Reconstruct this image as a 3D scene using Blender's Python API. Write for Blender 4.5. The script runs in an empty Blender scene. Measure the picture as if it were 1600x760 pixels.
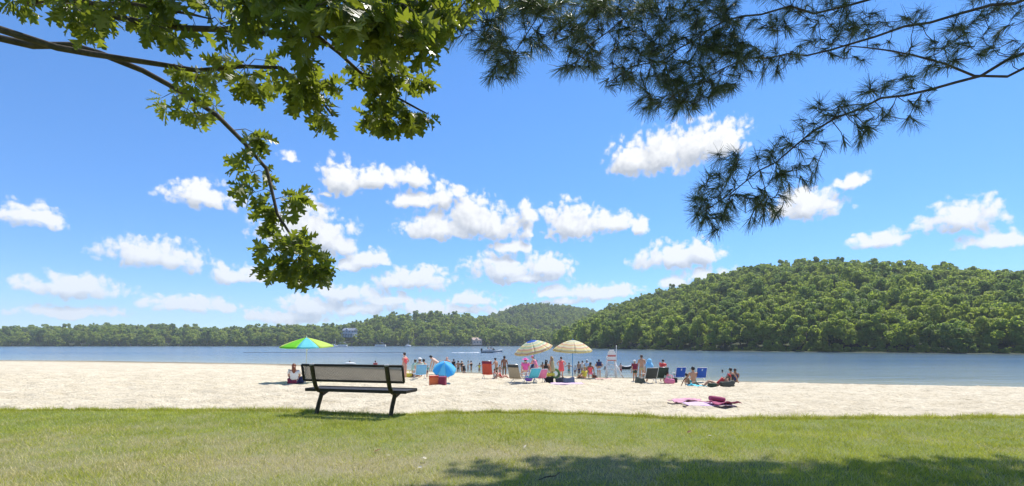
import bpy, bmesh, math, random
import numpy as np
from mathutils import Vector, Matrix, Euler

R = math.radians
scene = bpy.context.scene
COL = scene.collection
rnd = random.Random(7)
nrng = np.random.default_rng(11)

# ------------------------------------------------------------------ camera
F, CX, HY, CZ = 800.0, 800.0, 536.0, 2.7      # focal length, principal column, eye level row, eye height above lake
cam_d = bpy.data.cameras.new('camera')
cam_d.sensor_width = 36.0
cam_d.lens = 36.0 * F / 1600.0
cam_d.shift_y = (HY - 380.0) / 1600.0
cam_d.clip_start, cam_d.clip_end = 0.05, 12000.0
cam = bpy.data.objects.new('camera', cam_d)
cam.location = (0, 0, CZ)
cam.rotation_euler = (R(90), 0, 0)
COL.objects.link(cam)
scene.camera = cam

# ------------------------------------------------------------------ light, exposure
SUN_AZ, SUN_EL = 40.0, 60.0                    # degrees right of straight ahead, degrees up
sd = Vector((math.sin(R(SUN_AZ)) * math.cos(R(SUN_EL)), math.cos(R(SUN_AZ)) * math.cos(R(SUN_EL)), math.sin(R(SUN_EL))))
sun_d = bpy.data.lights.new('sun', 'SUN')
sun_d.energy, sun_d.angle, sun_d.color = 4.6, R(0.53), (1.0, 0.955, 0.88)
sun = bpy.data.objects.new('sun', sun_d)
sun.rotation_euler = sd.to_track_quat('Z', 'Y').to_euler()
sun.location = sd * 60
COL.objects.link(sun)

vs = scene.view_settings
vs.view_transform, vs.look, vs.gamma, vs.use_curve_mapping = 'Standard', 'None', 1.0, False
vs.exposure = 0.55
cy = scene.cycles
cy.max_bounces, cy.diffuse_bounces, cy.glossy_bounces, cy.transmission_bounces, cy.transparent_max_bounces = 6, 3, 2, 4, 6
cy.volume_bounces = 0
cy.use_denoising = True
cy.caustics_reflective = cy.caustics_refractive = False


class NT:
    """small helper for node trees"""
    def __init__(self, tree): self.t = tree
    def n(self, typ, **kw):
        nd = self.t.nodes.new(typ)
        for k, v in kw.items(): setattr(nd, k, v)
        return nd
    def set(self, sock, v):
        if isinstance(v, bpy.types.NodeSocket): self.t.links.new(v, sock)
        elif v is not None: sock.default_value = v
    def m(self, op, a, b=None, c=None, clamp=False):
        nd = self.n('ShaderNodeMath', operation=op, use_clamp=clamp)
        for i, v in enumerate((a, b, c)):
            if v is not None: self.set(nd.inputs[i], v)
        return nd.outputs[0]
    def v(self, op, a, b=None, c=None):
        nd = self.n('ShaderNodeVectorMath', operation=op)
        for i, v in enumerate((a, b, c)):
            if v is not None: self.set(nd.inputs[i], v)
        return nd.outputs['Value' if op in ('LENGTH', 'DOT_PRODUCT') else 'Vector']
    def noise(self, vec, scale, detail=3, rough=0.5, out='Fac', dist=0.0):
        nd = self.n('ShaderNodeTexNoise')
        self.set(nd.inputs['Vector'], vec)
        nd.inputs['Scale'].default_value, nd.inputs['Detail'].default_value = scale, detail
        nd.inputs['Roughness'].default_value, nd.inputs['Distortion'].default_value = rough, dist
        return nd.outputs[out]
    def mix(self, f, a, b):
        nd = self.n('ShaderNodeMix', data_type='RGBA')
        self.set(nd.inputs[0], f)
        for i, v in ((6, a), (7, b)):
            self.set(nd.inputs[i], v if isinstance(v, bpy.types.NodeSocket) else (v[0], v[1], v[2], 1))
        return nd.outputs[2]
    def ss(self, x, lo, hi, a=0.0, b=1.0):
        nd = self.n('ShaderNodeMapRange', interpolation_type='SMOOTHSTEP')
        self.set(nd.inputs[0], x)
        for i, v in ((1, lo), (2, hi), (3, a), (4, b)): nd.inputs[i].default_value = v
        return nd.outputs[0]
    def lin(self, x, lo, hi, a=0.0, b=1.0):
        nd = self.n('ShaderNodeMapRange')
        self.set(nd.inputs[0], x)
        for i, v in ((1, lo), (2, hi), (3, a), (4, b)): nd.inputs[i].default_value = v
        return nd.outputs[0]


# ------------------------------------------------------------------ sky with cumulus clouds (world)
world = bpy.data.worlds.new('World')
scene.world = world
world.use_nodes = True
wt = world.node_tree
wt.nodes.clear()
W = NT(wt)
SKY_STRENGTH = 0.15
sky = W.n('ShaderNodeTexSky', sky_type='NISHITA')
sky.sun_disc = False
sky.sun_elevation, sky.sun_rotation = R(SUN_EL), R(SUN_AZ)
sky.air_density, sky.dust_density, sky.ozone_density = 0.8, 0.0, 4.0
sky.altitude = 200.0

CLOUDS = [  # where each puff stands in the sky (column, row, half width, half height)
    (988, 243, 40, 24), (1035, 236, 55, 32), (1092, 222, 48, 30), (1135, 216, 40, 24),
    (532, 277, 36, 25), (588, 278, 52, 15), (645, 275, 34, 15),
    (690, 305, 40, 19), (650, 312, 36, 13), (716, 299, 15, 12),
    (738, 335, 50, 30), (688, 353, 64, 19), (772, 347, 48, 26), (823, 332, 17, 17), (824, 356, 9, 17),
    (893, 345, 50, 28), (952, 345, 42, 16), (1001, 354, 14, 13),
    (478, 345, 44, 33), (510, 366, 48, 30), (535, 378, 30, 18), (440, 360, 50, 30),
    (575, 404, 42, 15), (543, 413, 24, 11),
    (655, 434, 60, 19), (620, 440, 28, 10),
    (787, 417, 62, 21), (850, 415, 48, 20), (822, 434, 62, 9),
    (1052, 399, 66, 20), (1098, 393, 36, 18), (1102, 429, 52, 12), (1048, 438, 22, 9),
    (932, 455, 66, 14), (868, 456, 42, 10), (962, 454, 38, 12),
    (740, 466, 42, 12), (545, 456, 62, 14), (488, 477, 60, 16), (605, 467, 60, 10), (560, 482, 54, 10),
    (800, 385, 32, 9), (452, 246, 16, 7), (515, 301, 9, 4),
    (452, 493, 70, 14), (655, 480, 60, 9), (725, 485, 55, 7), (800, 487, 50, 7), (880, 470, 45, 7),
    (320, 302, 62, 22), (245, 396, 84, 24), (375, 428, 52, 14), (110, 446, 90, 18), (300, 476, 92, 13), (50, 336, 56, 20), (120, 486, 90, 10),
    (1262, 318, 58, 22), (1330, 282, 30, 12), (1500, 338, 76, 24), (1560, 372, 70, 15), (1380, 372, 50, 14)]


def cloud_dir(px, py, rx, ry):
    az = math.atan((px - CX) / F)
    el = math.atan((HY - (py + ry * 0.35)) / math.hypot(F, px - CX))
    sc = math.cos(az)
    return az, el, rx / F * sc * sc * 1.16, ry / F * sc * 1.12

def noise2(G, p, scale, detail, rough, out='Fac', dist=0.0):
    nd = G.n('ShaderNodeTexNoise', noise_dimensions='2D')
    G.set(nd.inputs['Vector'], p)
    for k, v in (('Scale', scale), ('Detail', detail), ('Roughness', rough), ('Distortion', dist)): nd.inputs[k].default_value = v
    return nd.outputs[out]

def sky_field(name, lo, hi):
    """how much cloud stands in each direction between two bearings (azimuth, elevation in radians)"""
    g = bpy.data.node_groups.new(name, 'ShaderNodeTree')
    g.interface.new_socket('P', in_out='INPUT', socket_type='NodeSocketVector')
    g.interface.new_socket('Field', in_out='OUTPUT', socket_type='NodeSocketFloat')
    g.interface.new_socket('Body', in_out='OUTPUT', socket_type='NodeSocketFloat')
    G = NT(g)
    gi, go = G.n('NodeGroupInput'), G.n('NodeGroupOutput')
    p = gi.outputs[0]
    w1 = noise2(G, p, 20.0, 2, 0.5, 'Color')
    wc = G.v('SUBTRACT', w1, (0.5, 0.5, 0.5))
    acc = None
    if lo is None:   # the rest of the sky carries the same kind of scattered clouds
        cover = G.m('MULTIPLY_ADD', noise2(G, G.v('MULTIPLY', p, (3.5, 9.0, 1.0)), 1.0, 2, 0.5), 5.0, -2.95)
        acc = G.m('MINIMUM', cover, 0.8)
    else:
        pw = G.v('MULTIPLY_ADD', wc, (0.034, 0.018, 0.0), p)
        for c in CLOUDS:
            az, el, ra, re = cloud_dir(*c)
            if az + ra * 1.5 + 0.03 < lo or az - ra * 1.5 - 0.03 > hi: continue
            up, dn = 1 / (re * 1.45), 1 / (re * 0.78)
            d = G.v('SUBTRACT', pw, (az, el, 0.0))
            e = G.v('MULTIPLY_ADD', G.v('ABSOLUTE', d), (0.0, (up - dn) / 2, 0.0), G.v('MULTIPLY', d, (1 / ra, (up + dn) / 2, 0.0)))
            mval = G.m('SUBTRACT', 1.0, G.v('LENGTH', e))
            acc = mval if acc is None else G.m('SMOOTH_MAX', acc, mval, 0.15)
    puff = noise2(G, p, 30.0, 7, 0.58, dist=0.2)
    fine = noise2(G, p, 130.0, 4, 0.62)
    vor = G.n('ShaderNodeTexVoronoi', feature='F1', voronoi_dimensions='2D')
    G.set(vor.inputs['Vector'], G.v('MULTIPLY_ADD', wc, (0.03, 0.03, 0.0), p))
    vor.inputs['Scale'].default_value = 70.0
    f = G.m('MULTIPLY', G.m('SUBTRACT', puff, 0.5), 1.30)
    f = G.m('MULTIPLY_ADD', G.m('SUBTRACT', fine, 0.5), 0.48, f)
    f = G.m('MULTIPLY_ADD', G.m('SUBTRACT', 0.40, vor.outputs['Distance']), 0.50, f)
    f = G.m('MULTIPLY_ADD', f, G.ss(acc, -0.45, 0.12, 0.15, 1.0), acc)
    g.links.new(f, go.inputs[0]); g.links.new(acc, go.inputs[1])
    return g


tc = W.n('ShaderNodeTexCoord')
sx = W.n('ShaderNodeSeparateXYZ'); W.set(sx.inputs[0], W.v('NORMALIZE', tc.outputs['Generated']))
az_s = W.m('ARCTAN2', sx.outputs[0], sx.outputs[1])
el_s = W.m('ARCSINE', sx.outputs[2])
cb = W.n('ShaderNodeCombineXYZ'); W.set(cb.inputs[0], az_s); W.set(cb.inputs[1], el_s)
hs = W.n('ShaderNodeHueSaturation')
hs.inputs['Saturation'].default_value = 1.13
lowsky = W.mix(W.ss(el_s, -0.05, 0.50), (0.60, 0.72, 0.86), (0.87, 0.95, 1.04))
W.set(hs.inputs['Color'], W.v('MULTIPLY', sky.outputs[0], lowsky))
low = W.ss(el_s, 0.02, 0.30)

def cloudy(name, lo, hi):
    g = sky_field(name, lo, hi)
    def field(vec):
        nd = W.n('ShaderNodeGroup'); nd.node_tree = g
        W.set(nd.inputs[0], vec)
        return nd.outputs[0], nd.outputs[1]
    f0, b0 = field(cb.outputs[0])
    f1, b1 = field(W.v('ADD', cb.outputs[0], (0.007, 0.020, 0.0)))
    dens = W.m('MULTIPLY', W.ss(f0, -0.03, 0.48), W.ss(el_s, 0.0, 0.02))
    lit = W.m('MULTIPLY_ADD', W.m('SUBTRACT', f0, f1), 0.55, 0.50)
    lit = W.m('MULTIPLY_ADD', W.m('SUBTRACT', b0, b1), 0.75, lit, clamp=True)
    lit = W.m('ADD', lit, W.ss(f0, 0.50, 0.1, 0.0, 0.20), clamp=True)
    ccol = W.mix(lit, (2.45, 2.66, 3.0), (4.9, 4.92, 4.92))  # sunlit tops and shaded undersides are put into the cloud colour
    ccol = W.mix(W.m('MULTIPLY_ADD', low, -0.14, 0.14), ccol, hs.outputs[0])
    fin = W.mix(W.m('MULTIPLY', dens, 0.98), hs.outputs[0], ccol)
    bg = W.n('ShaderNodeBackground'); W.set(bg.inputs[0], fin); bg.inputs[1].default_value = SKY_STRENGTH
    return bg.outputs[0]

def branch(cond, a, b):
    """b where cond is 1, a where it is 0"""
    mx = W.n('ShaderNodeMixShader'); W.set(mx.inputs[0], cond)
    wt.links.new(a, mx.inputs[1]); wt.links.new(b, mx.inputs[2])
    return mx.outputs[0]

CUTS = [-0.92, -0.42, -0.26, -0.12, 0.02, 0.18, 0.42, 0.92]
def tree(lo, hi):
    if hi - lo == 1: return cloudy('clouds_bearing_%d' % lo, CUTS[lo], CUTS[hi])
    mid = (lo + hi) // 2
    return branch(W.m('GREATER_THAN', az_s, CUTS[mid]), tree(lo, mid), tree(mid, hi))
clear = W.n('ShaderNodeBackground'); W.set(clear.inputs[0], hs.outputs[0]); clear.inputs[1].default_value = SKY_STRENGTH
ahead = branch(W.m('GREATER_THAN', el_s, 0.52), tree(0, len(CUTS) - 1), clear.outputs[0])
around = branch(W.m('GREATER_THAN', W.m('ABSOLUTE', az_s), 0.92), ahead, cloudy('clouds_around', None, None))
full = branch(W.m('LESS_THAN', el_s, 0.0), around, clear.outputs[0])
wo = W.n('ShaderNodeOutputWorld'); wt.links.new(full, wo.inputs[0])
world.cycles.sampling_method = 'MANUAL'
world.cycles.sample_map_resolution = 512


# ------------------------------------------------------------------ helpers: numbers, places
def P(px, py, d):
    return Vector(((px - CX) * d / F, d, CZ - (py - HY) * d / F))

def hash2(ix, iy, seed):
    h = (ix.astype(np.int64) * 374761393 + iy.astype(np.int64) * 668265263 + seed * 982451653) & 0x7fffffff
    h = ((h ^ (h >> 13)) * 1274126177) & 0x7fffffff
    return ((h ^ (h >> 16)) & 0xffff) / 65535.0

def vnoise(x, y, seed=0):
    x, y = np.asarray(x, float), np.asarray(y, float)
    ix, iy = np.floor(x), np.floor(y)
    fx, fy = x - ix, y - iy
    fx, fy = fx * fx * (3 - 2 * fx), fy * fy * (3 - 2 * fy)
    a, b = hash2(ix, iy, seed), hash2(ix + 1, iy, seed)
    c, d = hash2(ix, iy + 1, seed), hash2(ix + 1, iy + 1, seed)
    return (a + (b - a) * fx) * (1 - fy) + (c + (d - c) * fx) * fy

def fbm(x, y, seed=0, octv=4):
    s, a = 0.0, 0.5
    for k in range(octv):
        s = s + a * vnoise(np.asarray(x) * 2 ** k, np.asarray(y) * 2 ** k, seed + k); a *= 0.5
    return s

SHX = [-300, -120, -60, -28.5, -9.4, 0, 7.5, 15.4, 30, 60, 120, 300]
SHY = [110, 86, 76, 65, 50, 44.5, 40.5, 36, 31.5, 30, 32, 40]
EDX = [-60, -20, -8, -4.08, -3.35, -2.63, -2.03, -1.67, -1.15, -0.4, 0.35, 1.13, 2.17, 2.65, 3.1, 3.65, 8, 20, 60]
EDY = [9.6, 9.4, 9.5, 9.5, 9.22, 8.98, 8.86, 8.98, 9.17, 9.26, 9.2, 9.05, 8.72, 8.5, 8.35, 8.42, 8.6, 9.0, 9.0]
LAWN_Z = 1.45
def shore(x): return np.interp(x, SHX, SHY)
def edge(x): return np.interp(x, EDX, EDY) + 0.16 * (vnoise(np.asarray(x) * 2.6, 0.5, 5) - 0.5) + 0.12 * (vnoise(np.asarray(x) * 9, 0.5, 6) - 0.5)
def sand_z(x, y):
    e, w = edge(x), shore(x)
    t = (y - e) / (w - e)
    return np.where(t < 1, 1.37 * (1 - t), 1.2 * (1 - t))
def ground_z(x, y):
    return float(np.where(y < edge(x), LAWN_Z, sand_z(x, y)))
def spot(px, py):
    """the point of the beach or lawn seen at that column and row"""
    ds = np.concatenate([np.arange(3.0, 16, 0.01), np.arange(16, 90, 0.03)])
    x, z = (px - CX) * ds / F, CZ - (py - HY) * ds / F
    g = np.where(ds < edge(x), LAWN_Z, sand_z(x, ds))
    hit = np.nonzero(z <= g)[0]
    d = ds[hit[0]] if len(hit) else 40.0
    p = P(px, py, float(d))
    return Vector((p.x, p.y, max(ground_z(p.x, p.y), -0.6)))
def wspot(px, py):
    d = CZ * F / (py - HY)
    return Vector(((px - CX) * d / F, d, 0.0))


# ------------------------------------------------------------------ helpers: materials
MATS = {}
def mat(name, col, rough=0.7, var=0.12, scale=6.0, bump=0.0, bscale=40.0, metal=0.0, spec=0.4, coord='Object', trans=0.0):
    if name in MATS: return MATS[name]
    m = bpy.data.materials.new(name); m.use_nodes = True
    N = NT(m.node_tree); t = m.node_tree
    b = t.nodes['Principled BSDF']
    tcn = N.n('ShaderNodeTexCoord').outputs[coord]
    nz = N.noise(tcn, scale, 4, 0.6)
    hi = [min(1, c * (1 + var)) for c in col]; lo = [c * (1 - var) for c in col]
    N.set(b.inputs['Base Color'], N.mix(N.ss(nz, 0.3, 0.7), lo, hi))
    b.inputs['Roughness'].default_value, b.inputs['Metallic'].default_value = rough, metal
    b.inputs['Specular IOR Level'].default_value = spec
    if bump:
        bn = N.n('ShaderNodeBump'); bn.inputs['Strength'].default_value = bump
        bn.inputs['Distance'].default_value = 0.01
        N.set(bn.inputs['Height'], N.noise(tcn, bscale, 4, 0.6)); t.links.new(bn.outputs[0], b.inputs['Normal'])
    if trans:
        tr = N.n('ShaderNodeBsdfTranslucent'); tr.inputs[0].default_value = (*[min(1, c * 1.1) for c in col], 1)
        mx = N.n('ShaderNodeMixShader'); mx.inputs[0].default_value = trans
        t.links.new(b.outputs[0], mx.inputs[1]); t.links.new(tr.outputs[0], mx.inputs[2])
        t.links.new(mx.outputs[0], t.nodes['Material Output'].inputs[0])
    MATS[name] = m
    return m

def leaf_material(name, col_a, col_b, trans_col, tw, rough=0.45, use_attr=None):
    m = bpy.data.materials.new(name); m.use_nodes = True
    t = m.node_tree; N = NT(t); t.nodes.clear()
    tcn = N.n('ShaderNodeTexCoord').outputs['Object']
    if use_attr:
        at = N.n('ShaderNodeAttribute'); at.attribute_name = use_attr
        base = at.outputs['Color']
        tcol = N.mix(0.5, base, trans_col)
    else:
        oi = N.n('ShaderNodeObjectInfo')
        geo = N.n('ShaderNodeNewGeometry')
        f = N.m('ADD', N.m('MULTIPLY', oi.outputs['Random'], 0.72), N.m('MULTIPLY', geo.outputs['Random Per Island'], 0.28))
        base = N.mix(f, col_a, col_b)
        tcol = N.mix(N.m('MULTIPLY', f, 0.6), trans_col, [c * 0.7 for c in trans_col])
    b = N.n('ShaderNodeBsdfPrincipled'); N.set(b.inputs['Base Color'], base)
    b.inputs['Roughness'].default_value = rough
    b.inputs['Specular IOR Level'].default_value = 0.35
    tr = N.n('ShaderNodeBsdfTranslucent'); N.set(tr.inputs[0], tcol)
    mx = N.n('ShaderNodeMixShader'); mx.inputs[0].default_value = tw
    t.links.new(b.outputs[0], mx.inputs[1]); t.links.new(tr.outputs[0], mx.inputs[2])
    o = N.n('ShaderNodeOutputMaterial'); t.links.new(mx.outputs[0], o.inputs[0])
    MATS[name] = m
    return m


# ------------------------------------------------------------------ helpers: objects
def tag(o, label=None, cat=None, group=None, kind=None):
    if label: o['label'] = label
    if cat: o['category'] = cat
    if group: o['group'] = group
    if kind: o['kind'] = kind
    return o

def mesh_np(name, verts, faces, smooth=False):
    """numpy vertices and equal-sized faces to a mesh"""
    me = bpy.data.meshes.new(name)
    verts = np.asarray(verts, np.float32); faces = np.asarray(faces, np.int32)
    k = faces.shape[1]
    me.vertices.add(len(verts)); me.vertices.foreach_set('co', verts.ravel())
    me.loops.add(faces.size); me.loops.foreach_set('vertex_index', faces.ravel())
    me.polygons.add(len(faces))
    me.polygons.foreach_set('loop_start', np.arange(0, faces.size, k, dtype=np.int32))
    if smooth: me.polygons.foreach_set('use_smooth', np.ones(len(faces), bool))
    me.update(calc_edges=True); me.validate()
    return me

def ob(name, me, m=None, parent=None, loc=None):
    o = bpy.data.objects.new(name, me)
    COL.objects.link(o)
    if m is not None and me is not None and not me.materials: me.materials.append(m)
    if parent is not None: o.parent = parent
    if loc is not None: o.location = loc
    return o

def empty(name, loc=(0, 0, 0), rz=0.0):
    o = bpy.data.objects.new(name, None); COL.objects.link(o)
    o.empty_display_size = 0.2
    o.location = loc; o.rotation_euler = (0, 0, rz)
    return o

class MB:
    """collects shapes into one mesh"""
    def __init__(self): self.bm = bmesh.new()
    def box(self, c, s, rot=None, bev=0.0):
        mtx = Matrix.Translation(c) @ (rot.to_matrix().to_4x4() if rot else Matrix()) @ Matrix.Diagonal((s[0], s[1], s[2], 1))
        r = bmesh.ops.create_cube(self.bm, size=1.0, matrix=mtx)
        if bev:
            ed = list({e for v in r['verts'] for e in v.link_edges})
            bmesh.ops.bevel(self.bm, geom=ed, offset=bev, segments=2, affect='EDGES', profile=0.6)
        return self
    def tube(self, pts, rad, seg=8, caps=True):
        pts = [Vector(p) for p in pts]
        rads = rad if isinstance(rad, (list, tuple)) else [rad] * len(pts)
        rings = []
        nrm = None
        for i, p in enumerate(pts):
            d = (pts[min(i + 1, len(pts) - 1)] - pts[max(i - 1, 0)]).normalized()
            if nrm is None:
                nrm = d.orthogonal().normalized()
            nrm = (nrm - d * nrm.dot(d))
            nrm = nrm.normalized() if nrm.length > 1e-6 else d.orthogonal().normalized()
            b = d.cross(nrm)
            rings.append([self.bm.verts.new(p + (nrm * math.cos(2 * math.pi * k / seg) + b * math.sin(2 * math.pi * k / seg)) * rads[i]) for k in range(seg)])
        for a, b in zip(rings, rings[1:]):
            for k in range(seg):
                f = self.bm.faces.new((a[k], a[(k + 1) % seg], b[(k + 1) % seg], b[k])); f.smooth = True
        if caps:
            self.bm.faces.new(rings[0][::-1]); self.bm.faces.new(rings[-1])
        return self
    def ball(self, c, s, seg=12, rot=None, rings=8):
        mtx = Matrix.Translation(c) @ (rot.to_matrix().to_4x4() if rot else Matrix()) @ Matrix.Diagonal((s[0], s[1], s[2], 1))
        r = bmesh.ops.create_uvsphere(self.bm, u_segments=seg, v_segments=rings, radius=1.0, matrix=mtx)
        for v in r['verts']:
            for f in v.link_faces: f.smooth = True
        return self
    def poly(self, pts, smooth=False):
        f = self.bm.faces.new([self.bm.verts.new(p) for p in pts]); f.smooth = smooth
        return self
    def prism(self, outline, axis_vec, origin=(0, 0, 0)):
        """outline (list of 3-D points) pushed along axis_vec"""
        o = Vector(origin); a = Vector(axis_vec)
        v0 = [self.bm.verts.new(o + Vector(p)) for p in outline]
        v1 = [self.bm.verts.new(o + Vector(p) + a) for p in outline]
        self.bm.faces.new(v0[::-1]); self.bm.faces.new(v1)
        for k in range(len(v0)):
            self.bm.faces.new((v0[k], v0[(k + 1) % len(v0)], v1[(k + 1) % len(v0)], v1[k]))
        return self
    def grid(self, fn, nu, nv, smooth=True):
        vs_ = [[self.bm.verts.new(fn(u / nu, v / nv)) for v in range(nv + 1)] for u in range(nu + 1)]
        for i in range(nu):
            for j in range(nv):
                f = self.bm.faces.new((vs_[i][j], vs_[i + 1][j], vs_[i + 1][j + 1], vs_[i][j + 1])); f.smooth = smooth
        return self
    def mesh(self, name):
        me = bpy.data.meshes.new(name)
        bmesh.ops.recalc_face_normals(self.bm, faces=self.bm.faces[:])
        self.bm.to_mesh(me); self.bm.free()
        return me
    def build(self, name, m, parent=None, loc=None, thick=0.0):
        o = ob(name, self.mesh(name), m, parent, loc)
        if thick:
            md = o.modifiers.new('thickness', 'SOLIDIFY'); md.thickness = thick; md.offset = 0
        return o


# ------------------------------------------------------------------ the setting: lawn
def straw_amount(x, y):
    """where the lawn is worn and dry"""
    base = np.exp(-(((x + 1.9) / 2.9) ** 2 + ((y - 5.1) / 1.55) ** 2)) * 0.95
    base += np.exp(-(((x - 0.1) / 1.0) ** 2 + ((y - 5.9) / 0.7) ** 2)) * 0.55
    base += np.exp(-(((x + 5.5) / 2.2) ** 2 + ((y - 6.2) / 1.5) ** 2)) * 0.5
    return np.clip(base * 0.85 + (fbm(x * 1.7, y * 1.7, 31) - 0.47) * 1.0 + (fbm(x * 5.5, y * 4.0, 33, 3) - 0.44) * 0.9, 0, 1)

def ground_material():
    m = bpy.data.materials.new('lawn_soil'); m.use_nodes = True
    N = NT(m.node_tree); b = m.node_tree.nodes['Principled BSDF']
    at = N.n('ShaderNodeAttribute'); at.attribute_name = 'straw'
    pos = N.n('ShaderNodeNewGeometry').outputs['Position']
    nz = N.noise(pos, 60, 5, 0.65)
    green = N.mix(N.ss(nz, 0.35, 0.65), (0.08, 0.11, 0.018), (0.20, 0.24, 0.045))
    dry = N.mix(N.ss(nz, 0.35, 0.65), (0.17, 0.15, 0.075), (0.33, 0.29, 0.16))
    N.set(b.inputs['Base Color'], N.mix(at.outputs['Fac'], green, dry))
    b.inputs['Roughness'].default_value = 0.95
    bn = N.n('ShaderNodeBump'); bn.inputs['Strength'].default_value = 0.8; bn.inputs['Distance'].default_value = 0.02
    N.set(bn.inputs['Height'], nz); m.node_tree.links.new(bn.outputs[0], b.inputs['Normal'])
    return m

def lawn():
    xs = np.concatenate([-np.geomspace(300, 11, 24), np.arange(-10.5, 10.51, 0.12), np.geomspace(11, 300, 24)])
    ts = np.concatenate([np.linspace(-60, -1, 24), np.linspace(0, 1, 60)])
    X, T = np.meshgrid(xs, ts, indexing='ij')
    E = edge(X)
    Y = np.where(T < 0, T * 5.0, T * E)
    Z = LAWN_Z + 0.02 * (fbm(X * 1.3, Y * 1.3, 3) - 0.5) - 0.03 * np.clip((T - 0.985) / 0.015, 0, 1)
    # front face of the turf down into the sand
    Xe, Ye = xs, edge(xs)
    V = np.stack([X, Y, Z], -1).reshape(-1, 3)
    nx, ny = X.shape
    i, j = np.meshgrid(np.arange(nx - 1), np.arange(ny - 1), indexing='ij')
    a = (i * ny + j).ravel()
    Fc = np.stack([a, a + ny, a + ny + 1, a + 1], -1)
    nb = len(V)
    V = np.concatenate([V, np.stack([Xe, Ye + 0.02, np.full_like(Xe, LAWN_Z - 0.5)], -1)])
    k = np.arange(nx - 1)
    Fc = np.concatenate([Fc, np.stack([k * ny + ny - 1, (k + 1) * ny + ny - 1, nb + k + 1, nb + k], -1)])
    me = mesh_np('lawn', V, Fc, True)
    at = me.attributes.new('straw', 'FLOAT', 'POINT')
    at.data.foreach_set('value', straw_amount(V[:, 0], V[:, 1]).astype(np.float32))
    o = ob('lawn', me, ground_material())
    tag(o, 'mown lawn with dry patches in front of the beach', kind='structure')

def grass_blades():
    rng = np.random.default_rng(3)
    n = 420000
    # more blades near the camera, all over the strip in view
    d = rng.uniform(3.6, 9.7, n)
    x = rng.uniform(-1.36, 1.36, n) * d
    e = edge(x)
    over = rng.uniform(0, 1, n) ** 2 * 0.06
    ok = d < e + over * (rng.uniform(0, 1, n) < 0.6)
    x, y = x[ok], d[ok]
    e = e[ok]
    # tufts: drop blades where the sward is thin
    st = straw_amount(x, y)
    thin = fbm(x * 6, y * 6, 17)
    keep = rng.uniform(0, 1, len(x)) < np.clip(0.5 + (thin - 0.3) * 1.6, 0.25, 1) * (1 - 0.35 * st)
    x, y, e, st = x[keep], y[keep], e[keep], st[keep]
    # thick fringe on the turf edge
    nf = 42000
    xf = rng.uniform(-12.5, 12.5, nf); ef = edge(xf); yf = ef - rng.uniform(0, 1, nf) ** 1.5 * 0.14 + 0.03
    x, y, e, st = np.r_[x, xf], np.r_[y, yf], np.r_[e, ef], np.r_[st, straw_amount(xf, yf) * 0.4]
    n = len(x)
    z = np.full(n, LAWN_Z - 0.012) - np.clip((y - e) / 0.05, 0, 1) * 0.05
    near = np.clip(1 - (e - y) / 0.35, 0, 1)
    lush = fbm(x * 0.9, y * 0.9, 44)
    h = rng.uniform(0.018, 0.06, n) * (1 + 1.3 * near * rng.uniform(0, 1, n) ** 2 * (0.4 + 1.2 * vnoise(x * 5, y * 0, 77))) * (0.75 + 0.6 * lush)
    w = rng.uniform(0.0022, 0.0042, n) * (0.75 + y * 0.07)
    ang = rng.uniform(0, 2 * np.pi, n)
    la = rng.uniform(0, 2 * np.pi, n); lean = rng.uniform(0.15, 1.25, n) * h
    bx, by = np.cos(ang) * w, np.sin(ang) * w
    tx, ty = np.cos(la) * lean, np.sin(la) * lean
    v0 = np.stack([x - bx, y - by, z], -1); v1 = np.stack([x + bx, y + by, z], -1)
    v2 = np.stack([x + tx, y + ty, z + h], -1)
    V = np.stack([v0, v1, v2], 1).reshape(-1, 3)
    Fc = np.arange(3 * n).reshape(-1, 3)
    me = mesh_np('grass', V, Fc)
    dry = (rng.uniform(0, 1, n) < np.clip(st * 1.0 + 0.10, 0, 0.88))
    g = np.array([0.24, 0.285, 0.018]); g2 = np.array([0.62, 0.64, 0.09]); s1 = np.array([0.50, 0.43, 0.18]); s2 = np.array([0.80, 0.70, 0.40])
    r = rng.uniform(0, 1, (n, 1)); big = np.clip((fbm(x * 2.3, y * 2.3, 71) - 0.25) * 2, 0, 1)[:, None]
    c = g + (g2 - g) * np.clip(r * 0.75 + big * 0.55 - 0.12, 0, 1)
    c = np.where(dry[:, None], s1 + (s2 - s1) * r, c)
    c4 = np.concatenate([c, np.ones((n, 1))], 1).astype(np.float32)
    at = me.color_attributes.new('tint', 'FLOAT_COLOR', 'POINT')
    at.data.foreach_set('color', np.repeat(c4, 3, 0).ravel())
    m = leaf_material('grass_blade', None, None, (0.50, 0.50, 0.05), 0.42, 0.6, use_attr='tint')
    o = ob('grass', me, m)
    tag(o, 'short green and straw coloured grass blades covering the lawn', 'grass', kind='stuff')

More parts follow.
